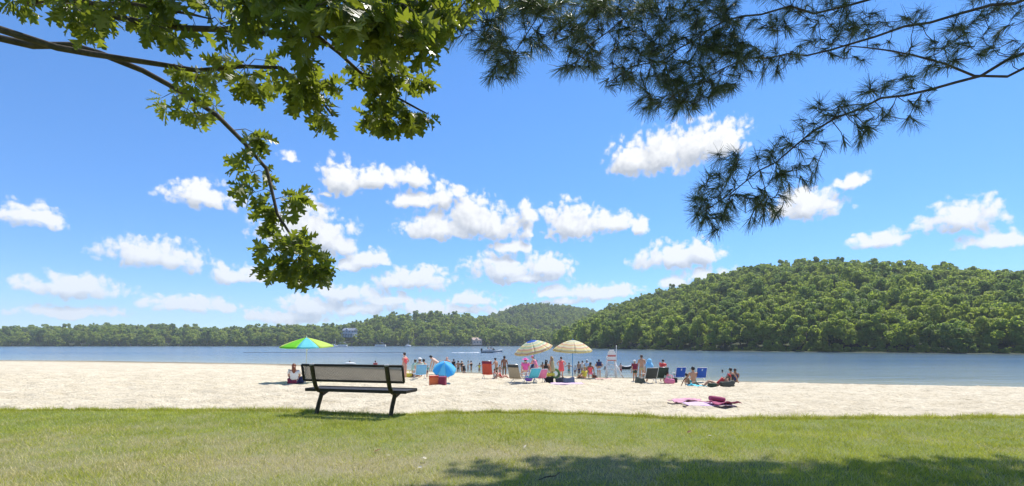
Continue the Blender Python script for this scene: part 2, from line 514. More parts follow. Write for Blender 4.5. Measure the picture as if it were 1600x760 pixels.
# ------------------------------------------------------------------ the setting: sand, lake
def sand_material():
    m = bpy.data.materials.new('beach_sand'); m.use_nodes = True
    N = NT(m.node_tree); b = m.node_tree.nodes['Principled BSDF']
    pos = N.n('ShaderNodeNewGeometry').outputs['Position']
    n1 = N.noise(pos, 0.9, 5, 0.6); n2 = N.noise(pos, 9, 5, 0.7)
    sp = N.n('ShaderNodeSeparateXYZ'); N.set(sp.inputs[0], pos)
    dry = N.mix(N.m('ADD', N.m('MULTIPLY', N.ss(n1, 0.3, 0.7), 0.45), N.m('MULTIPLY', N.ss(n2, 0.3, 0.7), 0.55)), (0.44, 0.37, 0.25), (0.70, 0.62, 0.465))
    wet = N.ss(sp.outputs[2], 0.02, 0.20)
    N.set(b.inputs['Base Color'], N.mix(wet, (0.21, 0.175, 0.115), dry))
    b.inputs['Roughness'].default_value = 0.9
    b.inputs['Specular IOR Level'].default_value = 0.2
    bn = N.n('ShaderNodeBump'); bn.inputs['Strength'].default_value = 0.9; bn.inputs['Distance'].default_value = 0.05
    N.set(bn.inputs['Height'], N.m('ADD', N.m('MULTIPLY', N.noise(pos, 4.5, 3, 0.6), 1.6), N.noise(pos, 18, 6, 0.7))); m.node_tree.links.new(bn.outputs[0], b.inputs['Normal'])
    return m

def beach():
    xs = np.concatenate([-np.geomspace(300, 31, 30), np.arange(-30, 30.01, 0.13), np.geomspace(31, 300, 30)])
    ys = np.concatenate([np.arange(7.6, 32, 0.11), np.geomspace(32.2, 70, 70), np.linspace(72, 160, 12)])
    X, Y = np.meshgrid(xs, ys, indexing='ij')
    Z = sand_z(X, Y)
    dryf = np.clip(Z / 0.25, 0, 1)
    lump = (fbm(X * 1.6, Y * 1.6, 51, 3) - 0.44) * 0.05 + (vnoise(X * 3.4, Y * 3.0, 57) - 0.5) * 0.05
    hol = np.clip(0.32 - np.abs(vnoise(X * 4.7, Y * 4.2, 63) - 0.5) * 2, 0, 1)
    lump = lump * 2.1 - hol * 0.17
    # a raked smoother strip beside the grass
    calm = np.clip((Y - edge(X) - 0.25) / 1.6, 0.15, 1)
    Z = Z + lump * dryf * calm + 0.06 * (fbm(X * 0.22, Y * 0.22, 81, 3) - 0.45) * dryf
    Z = np.where(Y < edge(X) - 0.02, np.minimum(Z, LAWN_Z - 0.12), Z)
    nx, ny = X.shape
    V = np.stack([X, Y, Z], -1).reshape(-1, 3)
    i, j = np.meshgrid(np.arange(nx - 1), np.arange(ny - 1), indexing='ij')
    a = (i * ny + j).ravel()
    o = ob('sand', mesh_np('sand', V, np.stack([a, a + ny, a + ny + 1, a + 1], -1), True), sand_material())
    tag(o, 'pale trampled sand of the lake beach', kind='structure')

def lake():
    m = bpy.data.materials.new('lake_water'); m.use_nodes = True
    N = NT(m.node_tree); t = m.node_tree; b = t.nodes['Principled BSDF']
    pos = N.n('ShaderNodeNewGeometry').outputs['Position']
    at = N.n('ShaderNodeAttribute'); at.attribute_name = 'depth'
    big = N.noise(N.v('MULTIPLY', pos, (0.012, 0.05, 1)), 1.0, 4, 0.6)
    deep = N.mix(N.ss(big, 0.35, 0.65), (0.055, 0.105, 0.160), (0.105, 0.160, 0.215))
    shallow = N.mix(N.noise(N.v('MULTIPLY', pos, (0.4, 1.5, 1)), 1.0, 3, 0.6), (0.24, 0.26, 0.195), (0.33, 0.345, 0.26))
    mid = N.mix(N.ss(at.outputs['Fac'], 0.0, 9.0), shallow, (0.17, 0.21, 0.195))
    N.set(b.inputs['Base Color'], N.mix(N.ss(at.outputs['Fac'], 6.0, 50.0), mid, deep))
    b.inputs['Roughness'].default_value = 0.16
    b.inputs['IOR'].default_value = 1.333
    w1 = N.noise(N.v('MULTIPLY', pos, (0.55, 1.5, 1)), 1.0, 5, 0.62)
    w2 = N.noise(N.v('MULTIPLY', pos, (0.10, 0.34, 1)), 1.0, 4, 0.6)
    hgt = N.m('ADD', N.m('MULTIPLY', w1, 0.28), N.m('MULTIPLY', w2, 0.9))
    bn = N.n('ShaderNodeBump'); bn.inputs['Strength'].default_value = 0.75; bn.inputs['Distance'].default_value = 0.55
    N.set(bn.inputs['Height'], hgt); t.links.new(bn.outputs[0], b.inputs['Normal'])
    xs = np.concatenate([-np.geomspace(2000, 62, 40), np.arange(-60, 60.1, 2.0), np.geomspace(62, 2000, 40)])
    ts = np.concatenate([np.linspace(-6, 60, 45), np.geomspace(64, 1500, 60)])
    X, T = np.meshgrid(xs, ts, indexing='ij')
    Y = shore(X) + T
    V = np.stack([X, Y, np.zeros_like(X)], -1).reshape(-1, 3)
    nx, ny = X.shape
    i, j = np.meshgrid(np.arange(nx - 1), np.arange(ny - 1), indexing='ij')
    a = (i * ny + j).ravel()
    me = mesh_np('lake', V, np.stack([a, a + ny, a + ny + 1, a + 1], -1), True)
    al = me.attributes.new('depth', 'FLOAT', 'POINT'); al.data.foreach_set('value', T.ravel().astype(np.float32))
    o = ob('lake', me, m)
    tag(o, 'rippled blue lake between the beach and the wooded hills', kind='structure')

# ------------------------------------------------------------------ the setting: hills and their woods
HILLS = {
    'left': dict(px=[-3000, -1500, -700, -300, 0, 200, 350, 454, 520, 560, 580, 610, 640, 700, 740, 770, 800, 830, 860, 895],
                 sky=[505, 500, 503, 510, 512, 505, 511, 506, 505, 500, 494, 487, 485, 486, 489, 497, 506, 515, 524, 535],
                 shx=[-3000, 0, 454, 700, 895], sh=[330, 400, 415, 430, 445], back=140.0, tree=13.0),
    'middle': dict(px=[560, 640, 700, 740, 770, 800, 830, 860, 890, 920, 950, 1000, 1100, 1300, 1700],
                   sky=[522, 515, 507, 498, 489, 478, 472, 473, 476, 481, 485, 488, 490, 495, 505],
                   shx=[560, 1700], sh=[560, 520], back=330.0, tree=11.0),
    'right': dict(px=[866, 880, 900, 920, 950, 980, 1010, 1040, 1070, 1100, 1147, 1200, 1300, 1400, 1600, 2000, 3500],
                  sky=[540, 524, 503, 491, 479, 468, 459, 450, 442, 433, 421, 412, 404, 410, 425, 425, 410],
                  shx=[866, 900, 920, 1000, 1147, 1300, 1600, 3500], sh=[300, 262, 240, 205, 166, 146, 122, 80], back=200.0, tree=11.5),
}
def hill_point(h, px, t):
    """t 0 at the lake shore, 1 on the ridge, beyond 1 on the far side"""
    px, t = np.asarray(px, float), np.asarray(t, float)
    ds = np.interp(px, h['shx'], h['sh']); dr = ds + h['back'] * np.clip(ds / h['sh'][len(h['sh']) // 2], 0.6, 1.3)
    d = ds + (dr - ds) * t
    zr = np.maximum(CZ + (HY - np.interp(px, h['px'], h['sky'])) * dr / F - h['tree'], 0.8)
    up = np.clip(t, 0, 1)
    prof = np.where(t < 1, 1 - (1 - up) ** 1.35, 1 - 0.35 * np.clip(t - 1, 0, 2) ** 2)
    bumps = (fbm(px / 28.0, t * 5, 91, 3) - 0.45) * 0.16 * up * zr * (1 - np.clip(t, 0, 1) ** 4)
    z = np.where(t < 0, t * 6, zr * prof + bumps + 0.4)
    return np.stack([(px - CX) * d / F, d + 0 * px, z], -1)

def hills():
    m = mat('woodland_floor', (0.030, 0.042, 0.014), 0.95, 0.4, 0.08, coord='Object')
    for key, h in HILLS.items():
        pxs = np.linspace(h['px'][0], h['px'][-1], 220)
        ts = np.concatenate([[-0.05], np.linspace(0, 1.9, 40)])
        A, B = np.meshgrid(pxs, ts, indexing='ij')
        V = hill_point(h, A, B).reshape(-1, 3)
        nx, ny = A.shape
        i, j = np.meshgrid(np.arange(nx - 1), np.arange(ny - 1), indexing='ij')
        a = (i * ny + j).ravel()
        o = ob('hill', mesh_np('hill', V, np.stack([a, a + ny, a + ny + 1, a + 1], -1), True), m)
        tag(o, {'left': 'low wooded hill across the lake on the left', 'middle': 'farthest wooded hill in the middle', 'right': 'steep wooded hill rising on the right shore'}[key], kind='structure')

def crown_mesh(name, seed, quads=2500, size=(0.21, 0.43)):
    """a broadleaf crown about 9 m wide, 10 m tall, base at z 1.6"""
    rng = np.random.default_rng(seed)
    nl = rng.integers(20, 28)
    cen, rad = [], []
    for k in range(nl):
        a = rng.uniform(0, 2 * np.pi); zz = rng.uniform(0.12, 1.0)
        rr = 3.5 * np.sqrt(max(0.05, 1 - (abs(zz - 0.42) / 0.68) ** 2)) * rng.uniform(0.35, 1.0)
        cen.append((np.cos(a) * rr, np.sin(a) * rr, 2.6 + zz * 7.2)); rad.append(rng.uniform(0.85, 1.65) * (1.1 - 0.35 * zz))
    cen, rad = np.array(cen), np.array(rad)
    w = rad ** 2; pick = rng.choice(nl, quads, p=w / w.sum())
    u = rng.normal(size=(quads, 3)); u[:, 2] += 0.25; u /= np.linalg.norm(u, axis=1)[:, None]
    c = cen[pick] + u * (rad[pick] * rng.uniform(0.72, 1.06, quads) ** 0.7)[:, None] * np.array([1, 1, 0.82])
    nrm = u + np.array([0, 0, 0.2]) + rng.normal(size=(quads, 3)) * 0.42; nrm /= np.linalg.norm(nrm, axis=1)[:, None]
    t1 = np.cross(nrm, rng.normal(size=(quads, 3))); t1 /= np.linalg.norm(t1, axis=1)[:, None]
    t2 = np.cross(nrm, t1)
    s = rng.uniform(size[0], size[1], quads)[:, None]
    q = [c + t1 * s, c + t2 * s * 0.8 + nrm * s * 0.25, c - t1 * s, c - t2 * s * 0.8 + nrm * s * 0.25]
    V = np.stack(q, 1).reshape(-1, 3)
    return mesh_np(name, V, np.arange(4 * quads).reshape(-1, 4))

def trunk_mesh(name, seed):
    r = random.Random(seed); b = MB()
    b.tube([(0, 0, -0.8), (0.05, 0, 1.5), (r.uniform(-.2, .2), r.uniform(-.2, .2), 4.0), (r.uniform(-.4, .4), r.uniform(-.4, .4), 7.5)], [0.32, 0.24, 0.17, 0.06], 7)
    for k in range(5):
        a = r.uniform(0, 6.28); z = r.uniform(2.4, 5.0)
        b.tube([(0, 0, z), (math.cos(a) * 1.2, math.sin(a) * 1.2, z + 1.1), (math.cos(a) * 2.3, math.sin(a) * 2.3, z + 2.6)], [0.11, 0.07, 0.03], 5)
    return b.mesh(name)

def point_scatter(name, pts, rz, scl, idx, coll):
    me = bpy.data.meshes.new(name)
    me.vertices.add(len(pts)); me.vertices.foreach_set('co', np.asarray(pts, np.float32).ravel())
    for nm, typ, dat, key in (('spin', 'FLOAT', rz, 'value'), ('pick', 'INT', idx, 'value'), ('size', 'FLOAT_VECTOR', scl, 'vector')):
        at = me.attributes.new(nm, typ, 'POINT')
        at.data.foreach_set(key, np.asarray(dat, np.int32 if typ == 'INT' else np.float32).ravel())
    g = bpy.data.node_groups.new(name + '_scatter', 'GeometryNodeTree')
    g.interface.new_socket('Geometry', in_out='INPUT', socket_type='NodeSocketGeometry')
    g.interface.new_socket('Geometry', in_out='OUTPUT', socket_type='NodeSocketGeometry')
    nn = g.nodes.new; L = g.links.new
    gi, go, ip, ci = nn('NodeGroupInput'), nn('NodeGroupOutput'), nn('GeometryNodeInstanceOnPoints'), nn('GeometryNodeCollectionInfo')
    ci.inputs['Collection'].default_value = coll
    ci.inputs['Separate Children'].default_value = True; ci.inputs['Reset Children'].default_value = True
    def na(nm, typ):
        n = nn('GeometryNodeInputNamedAttribute'); n.data_type = typ; n.inputs['Name'].default_value = nm
        return [s for s in n.outputs if s.enabled and s.name == 'Attribute'][0]
    cx = nn('ShaderNodeCombineXYZ'); er = nn('FunctionNodeEulerToRotation')
    L(na('spin', 'FLOAT'), cx.inputs['Z']); L(cx.outputs[0], er.inputs[0])
    L(gi.outputs[0], ip.inputs['Points']); L(ci.outputs[0], ip.inputs['Instance'])
    ip.inputs['Pick Instance'].default_value = True
    L(na('pick', 'INT'), ip.inputs['Instance Index']); L(er.outputs[0], ip.inputs['Rotation']); L(na('size', 'FLOAT_VECTOR'), ip.inputs['Scale'])
    L(ip.outputs[0], go.inputs[0])
    o = ob(name, me)
    o.modifiers.new('scatter', 'NODES').node_group = g
    return o

HOUSES = [(547, 524.5, 430.0, 13), (746, 537.0, 432.0, 8)]
def woods():
    lm = leaf_material('far_leaves', (0.105, 0.185, 0.026), (0.35, 0.36, 0.055), (0.50, 0.62, 0.08), 0.56, 0.6)
    lm2 = leaf_material('far_dark_leaves', (0.085, 0.155, 0.034), (0.19, 0.25, 0.05), (0.34, 0.47, 0.08), 0.55, 0.6)
    bark = mat('far_bark', (0.10, 0.085, 0.065), 0.9)
    coll = bpy.data.collections.new('crown_kinds')
    crowns = []
    for k in range(8):
        me = crown_mesh('crown_kind', 100 + k)
        me.materials.append(lm2 if k in (2, 5) else lm)
        o = bpy.data.objects.new('crown_kind_%d' % k, me); coll.objects.link(o); crowns.append(me)
    trunks = [trunk_mesh('trunk', 60 + k) for k in range(3)]
    for t in trunks: t.materials.append(bark)
    rng = np.random.default_rng(5)
    front = []
    for key, h in HILLS.items():
        lo = {'left': -1100, 'middle': 640, 'right': 868}[key]
        hi = {'left': 893, 'middle': 1120, 'right': 2300}[key]
        n = {'left': 6000, 'middle': 4400, 'right': 7500}[key]
        px = rng.uniform(lo, hi, n); t = rng.uniform(0.0, 1.22, n) ** (0.9)
        row = np.arange(lo, hi, {'left': 11.0, 'middle': 12.0, 'right': 13.0}[key])
        row = row + rng.uniform(-4, 4, len(row))
        px = np.r_[px, row]; t = np.r_[t, rng.uniform(0.0, 0.03, len(row))]
        isrow = np.r_[np.zeros(n, bool), np.ones(len(row), bool)]
        low_row = np.arange(lo, hi, 4.0 if key != 'right' else 6.0)      # waterside shrubs
        px = np.r_[px, low_row + rng.uniform(-2, 2, len(low_row))]; t = np.r_[t, rng.uniform(-0.008, 0.004, len(low_row))]
        isrow = np.r_[isrow, np.zeros(len(low_row), bool)]
        shrub = np.r_[np.zeros(n + len(row), bool), np.ones(len(low_row), bool)]
        pts = hill_point(h, px, t)
        # thin out so crowns do not stack up
        cell = {'left': 4.3, 'middle': 4.6, 'right': 3.8}[key]
        seen, keep, fit = set(), [], np.ones(len(px))
        for k in np.argsort(-isrow.astype(int), kind='stable'):
            c = (round(pts[k, 0] / cell), round(pts[k, 1] / cell))
            if c in seen and not shrub[k]: continue
            for (hx, hy, hd, hw) in HOUSES:
                if abs(px[k] - hx) < hw and pts[k, 1] < hd + 9 and key == 'left':
                    if pts[k, 1] > hd - 7: break
                    room = CZ - (hy - HY) * pts[k, 1] / F - pts[k, 2]      # trees before a house stay below its windows
                    if room < 1.5: break
                    fit[k] = min(1.0, (room + 1.2) / 10.5)
            else:
                seen.add(c); keep.append(k)
        keep = np.array(keep)
        px, t, pts, isrow = px[keep], t[keep], pts[keep], isrow[keep]
        s = rng.uniform(0.58, 1.2, len(pts)) * {'left': 1.0, 'middle': 0.85, 'right': 0.86}[key]
        s = np.where(t > 0.9, s * 0.9, s) * np.where(fit[keep] < 1, fit[keep] / s, 1.0)
        s = np.where(shrub[keep], s * rng.uniform(0.22, 0.42, len(s)), s)
        scl = np.stack([s * rng.uniform(0.85, 1.15, len(s)), s * rng.uniform(0.85, 1.15, len(s)), s * rng.uniform(0.82, 1.32, len(s))], -1)
        idx = rng.integers(0, 8, len(s)); rz = rng.uniform(0, 6.28, len(s))
        pts[:, 2] -= 1.2
        near = isrow & (key != 'middle') & (px > 300) & (px < 1300)
        for k in np.where(near)[0]:
            front.append((key, pts[k].copy(), rz[k], scl[k], int(idx[k])))
        o = point_scatter('forest', pts[~near], rz[~near], scl[~near], idx[~near], coll)
        tag(o, {'left': 'leafy woods covering the low hill on the left', 'middle': 'distant woods covering the farthest middle hill', 'right': 'dense green woods covering the steep right hill'}[key], 'forest', kind='stuff')
    for (key, p, r_, s_, k) in front:
        t = empty('broadleaf_tree', p, r_); t.scale = s_
        side = 'right' if key == 'right' else 'left'
        tag(t, 'leafy tree in the front row at the water under the %s hill' % side, 'tree', 'shore trees under the %s hill' % side)
        ob('trunk', trunks[k % 3], None, t); ob('crown', crowns[k], None, t)

lawn(); grass_blades(); beach(); lake(); hills(); woods()

def haze():
    m = bpy.data.materials.new('summer_haze'); m.use_nodes = True
    t = m.node_tree; t.nodes.clear()
    v = t.nodes.new('ShaderNodeVolumePrincipled')
    v.inputs['Color'].default_value = (0.86, 0.93, 1.0, 1)
    v.inputs['Density'].default_value = 0.00031
    v.inputs['Anisotropy'].default_value = 0.0
    o = t.nodes.new('ShaderNodeOutputMaterial'); t.links.new(v.outputs[0], o.inputs['Volume'])
    b = MB().box((0, 850, 55), (5600, 2500, 150))
    h = b.build('haze', m)
    tag(h, 'thin blue summer haze over the lake and hills', 'haze', kind='stuff')
haze()

# ------------------------------------------------------------------ the two trees that frame the view
def connect(skel, pts, step=0.12):
    """join each point to the nearest piece of the growing skeleton; returns (attach point, point) pairs"""
    nodes = [Vector(p) for p in skel]
    arr = np.array([tuple(p) for p in nodes])
    pts = [Vector(p) for p in pts]
    base = np.array([tuple(p) for p in pts])
    dmin = np.array([np.min(np.linalg.norm(arr - b, axis=1)) for b in base])
    out = []
    for k in np.argsort(dmin):
        p = pts[k]
        dd = np.linalg.norm(arr - base[k], axis=1)
        a = Vector(arr[int(np.argmin(dd))])
        out.append((a, p))
        L = (p - a).length
        n = max(1, int(L / step))
        new = np.array([tuple(a.lerp(p, (i + 1) / n)) for i in range(n)])
        arr = np.concatenate([arr, new])
    return out

def dense(poly, step=0.08):
    out = []
    for a, b in zip(poly, poly[1:]):
        n = max(1, int((b - a).length / step))
        out += [a.lerp(b, i / n) for i in range(n)]
    return out + [poly[-1]]

def smooth_poly(poly, n=3):
    """round a polyline off"""
    poly = [Vector(p) for p in poly]
    for _ in range(n):
        q = [poly[0]]
        for a, b in zip(poly, poly[1:]):
            q += [a.lerp(b, 0.25), a.lerp(b, 0.75)]
        q.append(poly[-1]); poly = q
    return poly[::2] + [poly[-1]] if len(poly) % 2 == 0 else poly[::2]

def kinked(pts, amt):
    """a branch course with the small bends a real one has"""
    pts = dense([Vector(p) for p in pts], 0.30)
    pts = [p if i in (0, len(pts) - 1) else p + Vector((rnd.gauss(0, amt), rnd.gauss(0, amt), rnd.gauss(0, amt))) for i, p in enumerate(pts)]
    return smooth_poly(pts, 1)

OAK_HALF = [(0.0, 0.012), (0.10, 0.03), (0.19, 0.13), (0.27, 0.27), (0.335, 0.085), (0.43, 0.17), (0.535, 0.37), (0.60, 0.10), (0.70, 0.18), (0.80, 0.29), (0.845, 0.10), (0.93, 0.11), (1.0, 0.0)]
def oak_leaf_mesh(seed):
    r = random.Random(seed)
    bend, fold = r.uniform(-0.35, 0.55), r.uniform(0.1, 0.45)
    V, Fc = [], []
    def pt(x, t): return (x, t, -bend * t * t * 0.5 + abs(x) * fold + r.uniform(-.012, .012))
    mid = [pt(0, t) for t, _ in OAK_HALF]
    V += mid; nm = len(mid)
    for s in (-1, 1):
        off = len(V)
        for k, (t, w) in enumerate(OAK_HALF[:-1]):
            tt = min(1, t + (0.05 if w > 0.2 else 0)) ; V.append(pt(s * w * r.uniform(0.85, 1.15), tt))
        for k in range(nm - 2):
            q = (k, k + 1, off + k + 1, off + k)
            Fc.append(q if s > 0 else q[::-1])
        Fc.append((nm - 2, nm - 1, off + nm - 2) if s > 0 else (nm - 1, nm - 2, off + nm - 2))
    me = bpy.data.meshes.new('leaf'); me.from_pydata(V, [], Fc); me.update()
    return me

def oak_tree():
    root_p = Vector((-6.6, 3.6, LAWN_Z))
    root = empty('oak_tree', root_p)
    tag(root, 'oak with lobed green leaves hanging into the upper left', 'tree')
    bark = mat('oak_bark', (0.085, 0.068, 0.05), 0.9, 0.35, 14, 0.7, 30)
    leafm = leaf_material('oak_leaves', (0.050, 0.080, 0.013), (0.125, 0.150, 0.022), (0.31, 0.37, 0.030), 0.46, 0.38)
    rel = lambda p: Vector(p) - root_p
    tk = MB()
    tk.tube([rel(p) for p in smooth_poly([root_p - Vector((0, 0, .3)), root_p + Vector((.05, 0, 1.2)), root_p + Vector((.25, .1, 3.2)), root_p + Vector((.1, .3, 6.0)), root_p + Vector((-.3, .2, 9.5))])], 0.27, 12)
    tk.build('trunk', bark, root)
    # branch: where it leaves the trunk, its course (column, row, depth), and the leafy parts it carries (column, row, half sizes, depth, tips, leaf length)
    B = [
        (4.8, [(180, 30, 4.2), (380, 55, 4.2), (470, 70, 4.1), (495, 62, 4.0), (540, 100, 4.4), (575, 135, 4.7), (615, 165, 4.8), (668, 178, 4.9)],
         [(470, 40, 22, 40, 3.9, 9, .17), (468, 115, 18, 36, 4.1, 8, .165), (600, 120, 48, 34, 4.7, 26, .145), (598, 172, 36, 32, 4.8, 20, .15), (650, 125, 14, 22, 4.7, 4, .14), (658, 185, 22, 14, 4.9, 7, .135), (585, 95, 26, 18, 4.5, 8, .145), (628, 190, 14, 18, 4.9, 5, .14)]),
        (5.6, [(200, -60, 4.0), (420, -30, 3.9), (560, 0, 3.8), (640, 20, 3.9), (690, 70, 4.2)],
         [(508, 12, 34, 20, 3.6, 11, .18), (572, 28, 38, 30, 3.6, 18, .18), (620, 35, 44, 36, 3.8, 22, .175), (662, 58, 22, 36, 4.0, 13, .165), (700, 12, 24, 20, 4.1, 8, .165), (738, -8, 26, 16, 4.3, 6, .16), (440, -10, 60, 34, 3.8, 12, .175), (520, -70, 90, 40, 3.9, 34, .175), (660, -60, 80, 40, 4.2, 30, .17), (600, -150, 140, 50, 4.3, 40, .17), (640, 5, 60, 20, 4.1, 14, .165)]),  # unseen clusters above the view are added to shade the leaves below
        (4.3, [(150, 90, 4.6), (330, 95, 4.5), (455, 108, 4.4), (500, 150, 4.5), (520, 182, 4.5)],
         [(466, 140, 16, 22, 4.4, 7, .155), (512, 178, 13, 22, 4.5, 6, .15), (505, 132, 16, 12, 4.5, 5, .13), (400, 120, 40, 30, 4.4, 10, .15), (320, 110, 50, 30, 4.5, 10, .15), (488, 150, 14, 12, 4.4, 3, .14)]),
        (4.6, [(60, 70, 4.7), (240, 110, 4.8), (350, 185, 4.9), (408, 270, 4.9), (432, 345, 4.9), (470, 385, 4.9), (505, 405, 4.9)],
         [(468, 400, 22, 34, 4.9, 16, .155), (494, 410, 17, 22, 4.9, 9, .15), (474, 432, 16, 16, 4.9, 6, .15), (432, 400, 28, 30, 4.9, 9, .15), (456, 308, 14, 18, 5.0, 7, .15), (420, 335, 22, 26, 5.0, 7, .15), (452, 372, 14, 14, 4.9, 5, .14), (372, 225, 40, 40, 4.9, 8, .15), (300, 150, 60, 36, 4.9, 12, .15), (400, 285, 26, 30, 4.9, 5, .15)]),
        (5.2, [(60, 0, 4.2), (220, 10, 4.1), (330, 30, 4.1)],
         [(150, 15, 70, 40, 4.1, 16, .165), (270, 30, 60, 40, 4.1, 16, .165), (360, 20, 50, 40, 4.0, 14, .17), (60, -10, 60, 30, 4.2, 10, .165), (250, -60, 160, 40, 4.0, 20, .17)]),
    ]
    leaves = []
    for zt, course, tufts in B:
        pts = [root_p + Vector((.15, .15, zt))] + [P(*c) for c in course]
        poly = kinked(pts, 0.055)
        n = len(poly)
        br = MB()
        br.tube([rel(p) for p in poly], [0.040 * (1 - i / (n - 1)) ** 0.8 + 0.005 for i in range(n)], 8)
        skel = dense(poly, 0.06)
        tips = []
        for (cx_, cy_, rx, ry, d, k, ll) in tufts:
            for _ in range(k):
                a = rnd.uniform(0, 6.283); q = math.sqrt(rnd.random()) * 0.92
                tips.append((P(cx_ + rx * q * math.cos(a), cy_ + ry * q * math.sin(a), d + rnd.uniform(-.28, .28)), ll))
        pairs = connect(skel, [t[0] for t in tips])
        size = {tuple(round(c, 5) for c in t[0]): t[1] for t in tips}
        for a, p in pairs:
            ll = size[tuple(round(c, 5) for c in p)]
            mid = a.lerp(p, .5) + Vector((rnd.uniform(-.02, .02), rnd.uniform(-.02, .02), .03))
            L = (p - a).length
            br.tube([rel(a), rel(mid), rel(p)], [0.0035 + 0.004 * min(1, L), 0.003 + .002 * min(1, L), 0.0022], 5, caps=False)
            ax = (p - a).normalized() if L > 1e-4 else Vector((0, 0, -1))
            ax = (ax + Vector((0, 0, -0.35))).normalized()
            k = rnd.randint(5, 7)
            e1 = ax.orthogonal().normalized(); e2 = ax.cross(e1); ph = rnd.uniform(0, 6.28)
            for i in range(k):
                an = ph + i * 2.4
                sp = rnd.uniform(0.45, 1.25)
                dr = (ax * math.cos(sp) + (e1 * math.cos(an) + e2 * math.sin(an)) * math.sin(sp) + Vector((0, 0, -rnd.uniform(.15, .75)))).normalized()
                base = p + dr * rnd.uniform(.012, .03) - ax * rnd.uniform(0, .05)
                ln = ll * rnd.uniform(.72, 1.18)
                nr = Vector((rnd.gauss(0, .8), rnd.gauss(0, .8) - .25, rnd.gauss(.5, .6)))
                nr = (nr - dr * nr.dot(dr)).normalized()
                xx = dr.cross(nr)
                M = Matrix((xx, dr, nr)).transposed().to_4x4()
                M.translation = base - root_p
                leaves.append((M @ Matrix.Scale(ln, 4), base, ln))
        br.build('branch', bark, root)
    kinds = [oak_leaf_mesh(k) for k in range(7)]
    for k in kinds: k.materials.append(leafm)
    def show(L):
        p, ln = L[1], L[2]
        px, py = CX + p.x / p.y * F, HY - (p.z - CZ) / p.y * F
        return (ln / p.y) if 440 < px < 1160 and -15 < py < 760 else 0
    leaves.sort(key=show, reverse=True)
    for i, (M, b, ln) in enumerate(leaves[:300]):
        o = ob('leaf', kinds[i % 7], None, root); o.matrix_basis = M
    V, Fc, off = [], [], 0
    cache = [(np.array([v.co[:] for v in k.vertices]), [tuple(p.vertices) for p in k.polygons]) for k in kinds]
    for i, (M, b, ln) in enumerate(leaves[300:]):
        v, f = cache[i % 7]
        m3 = np.array(M)
        V.append(v @ m3[:3, :3].T + m3[:3, 3]); Fc += [tuple(q + off for q in p) for p in f]; off += len(v)
    me = bpy.data.meshes.new('foliage'); me.from_pydata(np.concatenate(V).tolist(), [], Fc); me.update()
    o = ob('foliage', me, leafm, root); o['kind'] = 'stuff'

